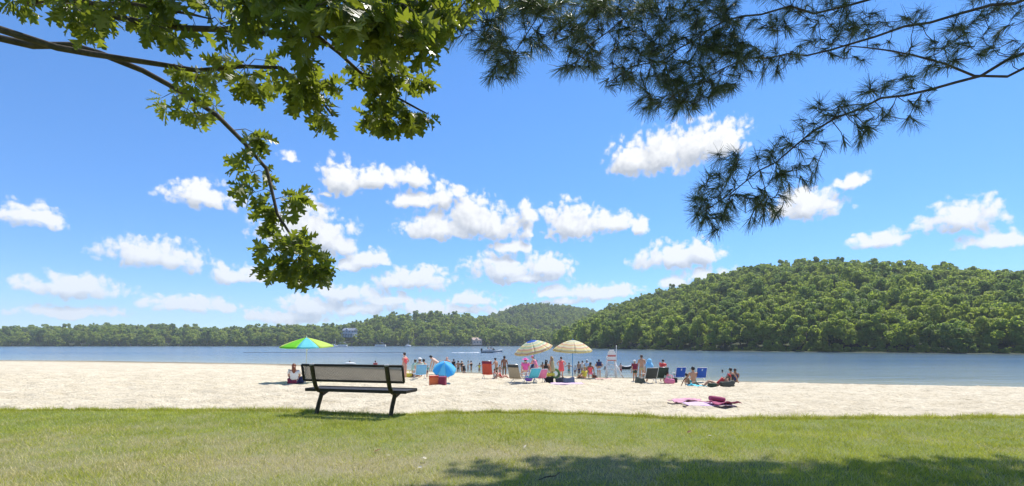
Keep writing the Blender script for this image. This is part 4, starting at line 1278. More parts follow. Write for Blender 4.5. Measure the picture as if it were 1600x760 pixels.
def towel(loc, face, w, l, m, label, seed=0, hgt=.05, rumple=1.0, cat='towel', z0=.03):
    r = np.random.default_rng(seed); b = MB()
    ph = r.uniform(0, 10)
    def fn(u, v):
        x, y = (u - .5) * w, (v - .5) * l
        n_ = float(fbm(u * 4.0 * w + ph, v * 4.0 * l + ph, seed, 3)) - .25
        return (x + .10 * rumple * (float(vnoise(v * 5 + ph, 1.3, seed)) - .5), y + .10 * rumple * (float(vnoise(u * 5 + ph, 7.7, seed)) - .5), z0 + max(0, n_) * hgt * 2)
    b.grid(fn, 26, 18)
    o = b.build('towel', m, None, thick=.012); o.location = loc; o.rotation_euler = (0, 0, R(face))
    tag(o, label, cat)
    return o

def cooler(loc, face, size, m, lidm, label, group=None):
    root = empty('cooler', loc, R(face)); tag(root, label, 'cooler', group)
    x, y, z = size
    MB().box((0, 0, z * .42), (x, y, z * .84), bev=.02).build('body', m, root)
    MB().box((0, 0, z * .92), (x * 1.04, y * 1.04, z * .155), bev=.015).build('lid', lidm, root)
    h = MB(); h.tube([(-x * .54, 0, z * .6), (-x * .5, 0, z * 1.12), (x * .5, 0, z * 1.12), (x * .54, 0, z * .6)], .011, 6); h.build('handle', mat('dark_plastic', (.03, .03, .03), .5), root)
    return root

def bag(loc, face, size, m, label, strap=True, slump=.15, cat='bag'):
    root = empty('beach_bag', loc, R(face)); tag(root, label, cat)
    x, y, z = size; b = MB(); b.ball((0, 0, 0), (1, 1, 1), 16, rings=12)
    ph = rnd.uniform(0, 9)
    for v in b.bm.verts:
        sg = lambda q, p: math.copysign(abs(q) ** p, q)
        c = v.co.copy(); t = (c.z + 1) / 2
        wr = 1 + .10 * math.sin(7 * c.x + 5 * c.z + ph) + .07 * math.sin(11 * c.y - 6 * c.x + ph)
        sagt = 1 - .22 * (1 - abs(c.x)) * max(0, c.z) * (1 + math.sin(ph))
        v.co = Vector((sg(c.x, .5) * x / 2 * (1 - slump * t) * wr, sg(c.y, .5) * y / 2 * (1 - (slump + .25) * t) * wr, (sg(c.z, .55) + 1) * z / 2 * sagt * (1 + .16 * math.sin(3 * c.x + ph) * t)))
    b.build('body', m, root)
    if strap:
        s_ = MB()
        for q in (-1, 1): s_.tube(smooth_poly([(-x * .28, q * y * .30, z * .85), (-x * .2, q * y * .22, z * 1.35), (x * .2, q * y * .22, z * 1.35), (x * .28, q * y * .30, z * .85)], 2), .010, 5)
        s_.build('strap', m, root)
    return root

def m_at(p): return p.y / F          # metres per pixel at that distance

def who(px, ytop, yfoot, label, **kw):
    p = sp(px, yfoot)
    kw.setdefault('h', (yfoot - ytop) * m_at(p))
    return person(p, label, **kw)

def wader(px, ytop, ywater, label, under=.35, **kw):
    """someone standing in the lake, under metres of the legs below the surface"""
    p = wspot(px, ywater); p.z = -under
    kw['h'] = (ywater - ytop) * m_at(p) + under
    return person(p, label, pose='wade', **kw)

# ---- umbrellas
def umb_mat(k, c): return mat('canopy_' + k, c, .6, .06, 5, trans=.5)
b = sp(476.5, 598)
umbrella(b, P(479, 527.5, b.y), 41 * m_at(b), 13.5 * m_at(b), 'lime green and turquoise umbrella with a white pole, behind the bench', [umb_mat('citron', (.60, .74, .16)), umb_mat('lime', (.26, .70, .04)), umb_mat('turquoise', (.22, .70, .76)), umb_mat('citron', 0)], WHITE, tilt=(4, 0), dome=.35, valance=.03, spin=-3.12)
b = sp(694, 599)
umbrella(b, P(694.5, 567, b.y - .15), 18.5 * m_at(b), 15 * m_at(b), 'small bright blue umbrella tipped towards the lawn over red coolers', [umb_mat('azure', (.09, .56, .95)), umb_mat('skyblue', (.22, .70, .96))], WHITE, tilt=(38, 6), dome=.85, valance=.0, spin=.3)
cr, ye, og, gr, bl = (.80, .77, .60), (.80, .72, .38), (.76, .50, .34), (.55, .68, .48), (.04, .18, .62)
b = sp(834.5, 598)
umbrella(b, P(830, 532, b.y), 30.5 * m_at(b), 15 * m_at(b), 'tilted striped umbrella with a blue crown over the tan chair', [striped_canopy('stripes_blue_crown', [(0, bl), (.26, cr), (.34, gr), (.43, cr), (.50, ye), (.56, gr), (.63, cr), (.69, og), (.76, ye), (.83, cr), (.89, og), (.93, ye)])], mat('pole_blue', (.08, .25, .5), .4), tilt=(10, -13), dome=.75)
b = sp(895, 598.5)
umbrella(b, P(895, 531.5, b.y), 31 * m_at(b), 15.5 * m_at(b), 'upright cream striped umbrella on a blue pole', [striped_canopy('stripes_cream', [(0, cr), (.18, gr), (.24, cr), (.36, ye), (.44, cr), (.53, og), (.60, ye), (.66, cr), (.74, og), (.80, ye), (.88, cr), (.94, ye)])], mat('pole_bright_blue', (.03, .24, .62), .4), tilt=(6, 1), dome=.8)

# ---- chairs
beach_chair(sp(763, 592), -12, CL['brick'], 'red high backed chair beside the two standing men', w=.62, hb=.80, seat_h=.26, recline=12, stripe=CL['maroon'])
beach_chair(sp(809, 600), -32, CL['tan'], 'tan folding chair in the shade of the tilted striped umbrella', w=.60, hb=.68, seat_h=.24, recline=20, stripe=CL['charcoal'])
c = sp(829, 599.5)
beach_chair(c, 35, CL['cyan'], 'white framed turquoise chair next to the tan chair', frame=WHITE, w=.60, hb=.50, seat_h=.28, recline=30)
beach_chair(sp(843, 599), 20, CL['pink'], 'pink folding chair under the tilted striped umbrella', frame=WHITE, w=.50, hb=.45, seat_h=.26, recline=25)
beach_chair(sp(1060, 597), 8, CL['royal'], 'blue chair with a white emblem, left of the blue pair', frame=WHITE, w=.60, hb=.56, seat_h=.30, recline=16, emblem=CL['white'])
beach_chair(sp(1093, 598), 3, CL['royal'], 'blue chair on the right of the blue pair', frame=WHITE, w=.58, hb=.55, seat_h=.30, recline=14, emblem=CL['bluewhite'])
beach_chair(sp(1014, 600), 10, CL['charcoal'], 'charcoal chair with white legs holding someone in a blue hood', frame=WHITE, w=.62, hb=.55, seat_h=.28, recline=22)
beach_chair(sp(1034, 599), -6, CL['darkgreen'], 'dark green chair just right of the charcoal one', frame=METAL, w=.60, hb=.56, seat_h=.28, recline=14)
c = sp(656, 594)
beach_chair(c, 25, CL['sky'], 'light blue folding chair beside the small blue umbrella', frame=WHITE, w=.58, hb=.52, seat_h=.30, recline=18)

# ---- coolers, bags, tubs
cooler(sp(678, 602), 4, (14 * m_at(sp(678, 602)), .34, .40), CL['orange'], CL['brick'], 'orange red cooler under the small blue umbrella')
cooler(sp(691.5, 602.5), -6, (10.5 * m_at(sp(691, 602)), .34, .38), CL['maroon'], CL['wine'], 'dark red cooler right of the orange one')
bag(sp(637.5, 590), 0, (.42, .32, .33), CL['yellow'], 'yellow bag on the sand by the bench end', slump=-.1)
bag(sp(645, 589.5), 30, (.32, .26, .26), mat('brown_bag', (.12, .06, .03), .8), 'small brown bag behind the yellow bag')
cooler(sp(857.5, 598.5), 0, (.44, .32, .30), CL['black'], CL['charcoal'], 'black cooler under the yellow float')
def float_ring(loc, rad, tube, m, label, rot=(0, 0, 0)):
    b_ = MB(); pts = [Vector((math.cos(a) * rad, math.sin(a) * rad, 0)) for a in np.linspace(0, 2 * math.pi, 25)]
    b_.tube(pts, tube, 10, caps=False); o = b_.build('swim_ring', m); o.location = loc; o.rotation_euler = [R(q) for q in rot]
    tag(o, label, 'float'); return o
p = sp(858, 598.5); float_ring(p + Vector((0, 0, .42)), .22, .075, CL['yellow'], 'yellow swim ring resting on the black cooler')
p = sp(868, 592); float_ring(p + Vector((0, 0, .33)), .26, .08, CL['green'], 'green swim ring standing behind the yellow one', (80, 0, 25))
bag(sp(875, 598.5), 10, (.50, .38, .32), mat('grey_bag', (.16, .15, .155), .85), 'grey bag on the sand left of the blue umbrella pole')
bag(sp(889, 599.5), -8, (.72, .42, .32), mat('slate_bundle', (.24, .26, .33), .85), 'slate blue bundle at the foot of the cream umbrella', strap=False, slump=.4)
towel(sp(886, 601), 5, 1.5, .8, CL['lilac'], 'pale lilac towel under the bundle at the cream umbrella', 3, .03)
bag(sp(826, 596), 0, (.42, .30, .40), CL['purple'], 'purple bag hanging low by the turquoise chair')
bag(sp(803, 591), 0, (.40, .32, .30), CL['black'], 'black bag behind the tan chair')
bag(sp(907, 592), 0, (.42, .34, .36), mat('dark_bag', (.05, .05, .045), .85), 'dark bag at the left end of the seated group')
towel(sp(914, 593), 0, 1.25, .7, CL['charcoal'], 'dark towel under the seated pair', 8, .04)
bag(sp(929, 591), 20, (.34, .26, .26), mat('rust_bag', (.18, .06, .03), .8), 'small rust coloured bag by the woman in navy')
towel(sp(943, 593), 0, 1.0, .5, mat('cloth_rose', (.62, .30, .27), .9), 'thin rose towel beside the lifeguard chair', 9, .03)
bag(sp(1000, 600), 15, (.50, .36, .36), mat('moss_bag', (.10, .11, .085), .85), 'moss green bag in front of the man in maroon')
bag(sp(1046.5, 600), 0, (.52, .36, .34), CL['pink'], 'pink bag right of the dark green chair')
bag(sp(1054, 599), 30, (.30, .26, .36), CL['black'], 'black bag leaning on the pink bag')
bag(sp(465, 599), 0, (.60, .42, .36), CL['navy'], 'navy bag on the sand left of the bench')
bag(sp(457, 600), 0, (.44, .36, .24), CL['maroon'], 'dark red bag next to the navy bag')
bag(sp(1136, 605), 6, (.66, .40, .32), mat('bottle_green_bag', (.075, .08, .065), .8), 'large dark green bag by the reclining person', slump=.1)
bag(sp(1113, 605), 0, (.40, .34, .22), CL['darkgreen'], 'small green bag left of the reclining person', strap=False)
towel(sp(1074, 630), 4, .75, .62, mat('cloth_rosepink', (.58, .30, .38), .9, .14, 14, .2, 60), 'rumpled rose pink towel on the bare sand', 21, .11, 1.5)
towel(sp(1104, 634), -2, 1.05, .60, CL['lilac'], 'flat lilac towel between the two pink ones', 22, .025)
towel(sp(1128, 634.5), 6, .62, .50, mat('cloth_magenta', (.34, .07, .14), .9, .14, 14, .2, 60), 'thick magenta towel on the right end of the lilac one', 23, .09, .8, z0=.06)
r_ = MB(); r_.tube(smooth_poly([(-.18, 0, 0), (-.08, .01, .01), (.08, -.01, 0), (.20, .0, -.01)], 1), 0.055, 10)
o = r_.build('rolled_towel', MATS['cloth_magenta']); p = sp(1121, 634); o.location = p + Vector((0, .05, .155)); o.rotation_euler = (0, .1, .2)
tag(o, 'rolled magenta towel lying on the thick magenta one', 'towel')

# ---- lifeguard chair
def lifeguard_chair():
    p = sp(955, 590.5); s = m_at(p)
    root = empty('lifeguard_chair', p, R(-4)); tag(root, 'tall white lifeguard chair with red bands at the water', 'lifeguard chair')
    H = 44.5 * s; w = 12.5 * s; dp = .75
    red = mat('faded_red_paint', (.50, .14, .12), .6)
    for sx_ in (-1, 1):
        for sy in (-1, 1):
            l = MB(); l.tube([(sx_ * w * .62, sy * dp * .62, -.1), (sx_ * w * .46, sy * dp * .30, H * .62)], .045, 6); l.build('leg', WHITE, root)
    for k, z in enumerate((.10, .30, .46)):
        bb = MB(); ww = w * (1.22 - .5 * z)
        bb.box((0, -dp * .55 + z * .36, H * z), (ww, .035, .07)); bb.build('rung', WHITE, root)
    dg = MB(); dg.tube([(-w * .58, -dp * .56, H * .10), (w * .48, -dp * .36, H * .55)], .022, 5); dg.tube([(w * .58, -dp * .56, H * .10), (-w * .48, -dp * .36, H * .55)], .022, 5); dg.build('brace', WHITE, root)
    MB().box((0, 0, H * .60), (w * 1.05, dp * .75, .05), bev=.006).build('platform', WHITE, root)
    for k in range(6):       # boards of the back, arched at the top
        z0, z1 = H * (.62 + .062 * k), H * (.62 + .062 * k + .058)
        ww = w * (1.0, 1.0, 1.0, 1.0, .88, .58)[k]
        MB().box((0, -dp * .36, (z0 + z1) / 2), (ww, .03, z1 - z0), bev=.006).build('board', red if k in (2,) else WHITE, root)
    for sx_ in (-1, 1):
        MB().box((sx_ * w * .52, -.02, H * .75), (.05, dp * .7, .05), bev=.006).build('armrest', WHITE, root)
        MB().box((sx_ * w * .52, dp * .25, H * .68), (.05, .05, H * .12)).build('arm_post', WHITE, root)
    MB().box((0, .05, H * .66), (w * .95, dp * .55, .04), bev=.006).build('seat', WHITE, root)
    MB().box((0, -dp * .34 - .03, H * .615), (w * 1.05, .03, .06)).build('band', red, root)
    ld = MB()
    ld.tube([(w * .62, -.1, H * .45), (w * 1.5, -.25, .0)], .03, 5); ld.tube([(w * .62, .25, H * .45), (w * 1.5, .25, .0)], .03, 5)
    for q in (.25, .5, .75): ld.box((w * (1.5 - .88 * q), 0.04, H * .45 * q), (.07, .50, .03))
    ld.build('ladder', WHITE, root)
    MB().tube([(w * .58, -dp * .30, H * .55), (w * .58, -dp * .30, H * 1.14)], .022, 7).build('flag_pole', WHITE, root)
lifeguard_chair()

# ---- the people on the sand
who(633, 550.5, 591, 'woman in a red and white swimsuit standing by the bench end', face=70, skin='pink', hair='brown', wear=[('swimsuit', 'coral')], arms=('down', 'hip'))
person(sp(459.5, 600), 'auburn haired person in white sitting left of the bench', pose='sit', face=20, h=1.62, skin='pink', hair='auburn', wear=[('shirt', 'white'), ('shorts', 'navy')], lean=-8, arms='knees', long_hair=True)
person(sp(655, 592), 'person in a white cap seated in the light blue chair', pose='chair', face=25, h=1.65, skin='pale', hair='brown', wear=[('shirt', 'mint'), ('shorts', 'bluewhite')], hat=('cap', 'white'), lean=-12, arms='knees')
person(sp(648, 590), 'person wrapped in a mint towel left of the light blue chair', pose='kneel', face=-30, h=1.5, skin='tan', hair='brown', wear=[('towel', 'mint')], lean=5)
person(sp(661.5, 590), 'dark haired person sitting right behind the light blue chair', pose='chair', face=40, h=1.55, skin='tan', hair='black', wear=[('swimsuit', 'wine')], lean=-4, arms='knees')
who(667.5, 570.5, 590, 'child in a teal shirt near the orange cooler', face=-20, skin='tan', hair='black', wear=[('shirt', 'teal'), ('shorts', 'navy')], arms='fwd')
person(sp(686.5, 592), 'dark haired person bending over behind the blue umbrella', pose='bend', face=78, h=1.62, skin='pale', hair='black', wear=[('shorts', 'navy')], lean=52, arms='hang')
who(698.5, 556.5, 592, 'bald shirtless man in white shorts behind the blue umbrella', face=10, skin='pink', hair=None, wear=[('shorts', 'white')], build=1.2, lean=8, arms='fwd')
for (x, yt, yw, lab, kw) in [
    (708.5, 561, 580, 'black haired bather in dark clothes, first of the wading group', dict(hair='black', wear=[('shirt', 'black')], face=-40, skin='tan')),
    (716, 563.5, 580.5, 'bather in brown trunks, second of the wading group', dict(hair='brown', wear=[('shorts', 'olive')], face=20, skin='tan', arms='hip')),
    (722, 562.5, 580.5, 'bather with a pale cap in the middle of the wading group', dict(hair='brown', hat=('cap', 'white'), wear=[('swimsuit', 'black')], face=60, skin='tan', arms='fwd')),
    (731, 563.5, 579, 'bather in a white shirt, fourth of the wading group', dict(hair='brown', wear=[('shirt', 'white')], face=-80, skin='pale')),
    (736.5, 563.5, 579, 'bather in a black top at the right of the wading group', dict(hair='black', wear=[('swimsuit', 'black')], face=70, skin='tan', arms='out'))]:
    wader(x, yt, yw, lab, **kw)
person(sp(725.5, 583.5), 'person in black crouching at the water below the waders', pose='kneel', face=30, h=1.25, skin='tan', hair='black', wear=[('shirt', 'black'), ('shorts', 'black')], lean=35, arms='knees')
who(775.5, 559, 590.5, 'man in olive shorts turning left beside the red chair', face=55, skin='tan', hair='black', wear=[('shorts', 'olive')], arms=('fwd', 'down'), lean=10)
who(788, 556, 590.5, 'brown man in long khaki shorts facing the lake', face=-5, skin='brown', hair='black', wear=[('shorts', 'olive')], stride=.05)
who(781, 570, 588.5, 'small child standing between the two men', face=20, skin='tan', hair='brown', wear=[('shorts', 'grey')])
person(sp(783.5, 592), 'child in red lying back on the sand before the two men', pose='sit', face=-70, h=1.15, skin='pink', hair='brown', wear=[('swimsuit', 'red')], lean=-40, arms='back')
person(sp(773, 592), 'pale child sitting right of the red chair', pose='sit', face=-60, h=1.1, skin='pale', hair='brown', wear=[('swimsuit', 'white')], lean=0, arms='knees')
person(sp(821, 592), 'seated person in a hot pink sun hat under the tilted umbrella', pose='chair', face=10, h=1.75, skin='pale', hair='brown', wear=[('shirt', 'hotpink')], hat=('sun', 'hotpink'), lean=0)
who(838, 562, 592, 'woman in a pink cap leaning over beside the umbrella pole', face=65, skin='pink', hair='fair', wear=[('swimsuit', 'pink'), ('shorts', 'pink')], hat=('cap', 'pink'), lean=24, arms='fwd', h=1.5)
person(sp(831, 590.5), 'person in navy bending towards the woman in the pink cap', pose='stand', face=-60, h=1.32, skin='tan', hair='black', wear=[('shirt', 'navy'), ('shorts', 'navy')], lean=42, arms='fwd')
person(sp(853.5, 593), 'woman with long black hair kneeling beside the yellow float', pose='kneel', face=-25, h=1.62, skin='tan', hair='black', wear=[('swimsuit', 'black')], long_hair=True, lean=2, arms='knees')
who(862.5, 556.5, 592, 'fair woman in a pale yellow dress by the green ring', face=50, skin='tan', hair='fair', wear=[('dress', 'khaki')], arms=('down', 'fwd'), long_hair=True)
who(877, 557.5, 590.5, 'girl in a coral dress standing with her back to the lawn', face=5, skin='pink', hair='brown', wear=[('dress', 'coral')], arms='hip')
wader(848, 566, 582, 'dark haired bather standing in the water left of the kneeling woman', face=20, skin='brown', hair='black', wear=[('shorts', 'navy')], arms='hip')
wader(889, 567, 582.5, 'bather in teal trunks left of the blue umbrella pole', face=-25, skin='tan', hair='brown', wear=[('shorts', 'teal')], arms='out')
wader(970, 567.5, 581, 'bather in red trunks wading right of the lifeguard chair', face=15, skin='pink', hair='brown', wear=[('shorts', 'red')], arms='fwd')
wader(749, 567, 580, 'child in yellow wading left of the red chair', face=-30, skin='tan', hair='brown', wear=[('swimsuit', 'yellow')], arms='out')
wader(898.5, 571, 585, 'child in a pale blue shirt paddling behind the umbrella pole', face=-30, skin='tan', hair='black', wear=[('shirt', 'bluewhite'), ('shorts', 'navy')], under=.15)
wader(904.5, 564.5, 583, 'dark haired bather at the left of the far paddling trio', face=30, skin='tan', hair='black', wear=[('shorts', 'navy')])
wader(909.5, 563.5, 583, 'bather in white in the middle of the paddling trio', face=-50, skin='pale', hair='black', wear=[('shirt', 'white')], arms='fwd')
wader(917, 562, 583.5, 'bather with a white cap at the right of the trio', face=-10, skin='tan', hair='black', hat=('cap', 'white'), wear=[('shirt', 'bluewhite')], arms='fwd')
person(sp(913, 592.5), 'person in yellow sitting on the dark towel', pose='sit', face=35, h=1.5, skin='tan', hair='fair', wear=[('shirt', 'yellow')], lean=-5, arms='knees')
person(sp(922.5, 592), 'dark haired person in pink sitting beside the one in yellow', pose='chair', face=-10, h=1.5, skin='brown', hair='black', wear=[('swimsuit', 'coral'), ('shorts', 'pink')], lean=4, arms='back')
who(936, 561.5, 591, 'woman in a navy tank top and pale shorts by the lifeguard chair', face=8, skin='tan', hair='brown', wear=[('top', 'navy'), ('shorts', 'bluewhite')], arms='hip')
who(992, 562.5, 597, 'man in a maroon shirt and white cap near the lifeguard chair', face=15, skin='tan', hair='grey', wear=[('shirt', 'maroon'), ('shorts', 'darkgreen')], hat=('cap', 'white'), build=1.25)
who(1002.5, 554.5, 595, 'tall shirtless man standing behind the man in maroon', face=-5, skin='tan', hair='brown', wear=[('shorts', 'khaki')])
person(sp(1013.5, 598.5), 'person hooded in a light blue towel in the charcoal chair', pose='chair', face=10, h=1.72, skin='tan', hair='brown', wear=[('headtowel', 'sky')], lean=-6)
who(1034.5, 562.5, 597, 'dark haired person in a red top bending over the green chair', face=-30, skin='pale', hair='black', wear=[('shirt', 'red'), ('shorts', 'white')], lean=26, arms='fwd', h=1.35)
person(sp(1043, 599.5), 'small child sitting right of the dark green chair', pose='sit', face=-20, h=1.15, skin='tan', hair='brown', wear=[('shirt', 'mint')], lean=0)
person(sp(1077.5, 604), 'brown skinned child in turquoise shorts sitting between the blue chairs', pose='sit', face=-85, h=1.15, skin='brown', hair='black', wear=[('shorts', 'cyan')], lean=-18, arms='back')
person(sp(1083.5, 601), 'dark haired adult sitting behind the child in turquoise', pose='sit', face=10, h=1.66, skin='tan', hair='black', wear=[('shorts', 'teal')], lean=4, arms='knees')
towel(sp(1088, 604.5), 0, .7, .5, CL['cyan'], 'turquoise towel beside the seated child', 31, .08, 1.2)
person(sp(1143, 599), 'dark haired bather sitting by the right end of the beach', pose='sit', face=30, h=1.62, skin='tan', hair='black', wear=[('swimsuit', 'black')], lean=6, arms='back')
person(sp(1148.5, 598), 'bather sitting close behind the one on the right end', pose='sit', face=-20, h=1.6, skin='brown', hair='brown', wear=[('swimsuit', 'navy')], lean=0, arms='knees')
person(sp(1121, 604.5), 'person in a red hat reclining against the dark green bag', pose='sit', face=75, h=1.5, skin='tan', hair='brown', wear=[('swimsuit', 'red')], hat=('cap', 'red'), lean=-52, arms='back')
for (x, yt, yw, lab, kw) in [
    (945.5, 572.5, 577.5, 'lone dark haired swimmer left of the lifeguard chair', dict(hair='black', skin='brown')),
    (1129, 577.5, 582, 'lone dark haired swimmer far out on the right', dict(hair='black', skin='brown')),
    (586.5, 563.5, 571, 'swimmer in a red top seen above the bench', dict(hair='brown', skin='pink', wear=[('shirt', 'red')])),
    (546.5, 563.5, 569, 'swimmer leaning on a white float above the bench', dict(hair='black', skin='tan'))]:
    wader(x, yt, yw, lab, under=1.1, face=0, **kw)
p = wspot(547, 569); b_ = MB(); b_.ball((0, 0, .06), (.75, .35, .14), 16); o = b_.build('swim_float', CL['white']); o.location = p; tag(o, 'white float on the water above the bench', 'float')

# raft held by the man in maroon
def raft():
    p = wspot(978, 577); root = empty('inflatable_raft', p + Vector((0, 0, .12)), R(4)); tag(root, 'small black and white inflatable raft left of the man in maroon', 'raft')
    L = 6.6 * m_at(p); out = [Vector((math.cos(a) * L * (1.06 if abs(math.cos(a)) > .6 else 1), math.sin(a) * L * .45, .10 * abs(math.cos(a)) ** 3)) for a in np.linspace(0, 2 * math.pi, 33)]
    h_ = MB(); h_.tube(out, .15, 10, caps=False); h_.build('hull', CL['black'], root)
    t_ = MB(); t_.tube([q * 1.0 + Vector((0, 0, .135)) for q in out], .05, 6, caps=False); t_.build('rim', CL['white'], root)
    f_ = MB(); f_.ball((0, 0, -.03), (L * .92, L * .38, .05), 16); f_.build('floor', CL['grey'], root)
    f_ = MB(); f_.box((L * .2, 0, .10), (.16, L * .6, .12), bev=.04); f_.build('thwart', CL['charcoal'], root)
raft()

# ------------------------------------------------------------------ boats
def hull(b, L, Wd, h, draft=.15):
    secs = []
    for t in np.linspace(0, 1, 11):
        w = Wd / 2 * (1 - max(0, (t - .45) / .55) ** 2.2) * (0.92 + .08 * min(1, t * 4))
        sheer = h * (1 + .25 * t * t)
        x = L * (t - .5)
        secs.append([(x, -w, sheer), (x, -w * .86, h * .3), (x, -w * .45, -draft), (x, w * .45, -draft), (x, w * .86, h * .3), (x, w, sheer)])
    vs_ = [[b.bm.verts.new(p) for p in s] for s in secs]
    for a, c in zip(vs_, vs_[1:]):
        for k in range(5):
            f = b.bm.faces.new((a[k], c[k], c[k + 1], a[k + 1])); f.smooth = True
        b.bm.faces.new((a[0], a[5], c[5], c[0]))
    b.bm.faces.new(vs_[0]); 
    return b
GLASSY = mat('tinted_screen', (.05, .06, .07), .15)
HULLG = mat('boat_grey', (.34, .35, .37), .35); HULLW = mat('boat_white', (.75, .76, .76), .3)
def motorboat(px, py, L):
    p = wspot(px, py); root = empty('motorboat', p, R(-3)); tag(root, 'grey motorboat under way with a white wake', 'boat')
    hull(MB(), L, 2.1, .68).build('hull', HULLG, root)
    s_ = MB(); s_.tube([(-L * .48, -1.07, .42), (0, -1.09, .46), (L * .30, -.93, .55), (L * .49, -.05, .78)], .06, 6); s_.build('stripe', HULLW, root)
    w_ = MB(); w_.prism([(0, -.9, .72), (.55, -.8, .72), (.10, -.75, 1.25), (-.1, -.8, 1.25)], (0, 1.6, 0), (.35, 0, 0)); w_.build('windscreen', GLASSY, root)
    for x in (-.35, -1.3):
        MB().box((x, 0, .85), (.5, 1.5, .35), bev=.05).build('seat', HULLW, root)
    e_ = MB(); e_.box((-L * .52, 0, .85), (.42, .40, .65), bev=.08); e_.box((-L * .53, 0, .2), (.2, .18, .9)); e_.build('outboard_motor', CL['black'], root)
    f_ = MB(); f_.tube([(-.9, -.95, .7), (-.7, -.95, 1.55), (-.7, .95, 1.55), (-.9, .95, .7)], .03, 6); f_.build('arch', METAL, root)
    for (x, y, nm) in ((-.3, -.35, 'person in dark clothes at the wheel of the grey motorboat'), (-1.2, .3, 'passenger seated at the back of the grey motorboat')):
        q = p + Vector((x, y, .60)); person(q, nm, pose='chair', face=-93, h=1.65, skin='tan', hair='black', wear=[('shirt', 'navy' if x > -1 else 'black')], arms='fwd')
    wk = MB()
    rr = random.Random(4)
    for s in (-1, 1):
        for k in range(26):
            t = k / 25; x = -L * .55 - t * 7.6; wv = .35 + .9 * t
            wk.ball((x, s * wv * rr.uniform(.2, 1) + rr.uniform(-.15, .15), .02), (rr.uniform(.25, .55), rr.uniform(.12, .3), rr.uniform(.05, .14) * (1.1 - .6 * t)), 8, rings=5)
    for k in range(10): wk.ball((L * (.1 + .035 * k), -1.15 - .02 * k, .02), (.35, .12, .10), 8, rings=5)
    o = wk.build('wake', mat('foam', (.80, .82, .83), .6)); o.location = p; tag(o, 'white foam wake trailing behind the motorboat', 'foam', kind='stuff')
motorboat(769, 551.5, 32 * CZ / (551.5 - HY))

def pontoon(px, py, L, label, hgt=2.6):
    p = wspot(px, py); root = empty('pontoon_boat', p, R(rnd.uniform(-6, 6))); tag(root, label, 'boat')
    for y in (-.85, .85):
        MB().tube([(-L * .5, y, .15), (L * .42, y, .15), (L * .5, y, .35)], [.32, .32, .08], 9).build('pontoon', METAL, root)
    MB().box((0, 0, .58), (L * .96, 2.5, .10)).build('deck', HULLW, root)
    for y in (-1.2, 1.2): MB().box((0, y, 1.0), (L * .92, .05, .70)).build('side_panel', HULLW, root)
    for x in (-1, 1): MB().box((x * L * .46, 0, 1.0), (.05, 2.3, .70)).build('end_panel', HULLW, root)
    for x in (-.30, .22):
        for y in (-1.1, 1.1): MB().tube([(L * x, y, 1.3), (L * x, y, hgt)], .04, 6).build('canopy_post', METAL, root)
    MB().grid(lambda u, v: (L * (-.36 + .64 * u), -1.3 + 2.6 * v, hgt + .22 * math.sin(math.pi * u)), 8, 2).build('canopy', HULLW, root, thick=.06)
    MB().box((-L * .1, .4, 1.0), (.7, .6, .8), bev=.05).build('console', CL['grey'], root)
pontoon(594.5, 541.6, 8.2, 'white canopied boat moored at the middle of the left shore')
pontoon(535.5, 541.6, 7.0, 'white boat moored right of the small sailboat', 3.0)
pontoon(803, 540.9, 6.8, 'white canopied boat moored under the middle hill', 2.6)
def sailboat(px, py, mast, label):
    p = wspot(px, py); root = empty('sailboat', p, R(rnd.uniform(-40, 40))); tag(root, label, 'boat')
    hull(MB(), 4.6, 1.5, .75).build('hull', HULLW, root)
    MB().tube([(.4, 0, .6), (.4, 0, mast)], [.10, .06], 7).build('mast', HULLW, root)
    b_ = MB(); b_.tube([(.4, 0, 1.5), (-1.9, 0, 1.6)], .17, 7); b_.build('furled_sail', HULLW, root)
    MB().box((.2, 0, .95), (1.3, .9, .4), bev=.08).build('cabin', HULLW, root)
sailboat(523, 541.7, 5.6, 'small sailboat with a bare mast behind the lime umbrella')
sailboat(638, 541.5, 5.0, 'small sailboat with a bare mast at the left shore, farther right')
# thin dark line along the water surface
lp = [wspot(x, 551.3) + Vector((0, 0, .03)) for x in np.linspace(380, 634, 26)]
b_ = MB(); b_.tube(lp, .055, 6)
o = b_.build('dark_line', CL['charcoal']); tag(o, 'thin dark line across the water on the left', 'rope')

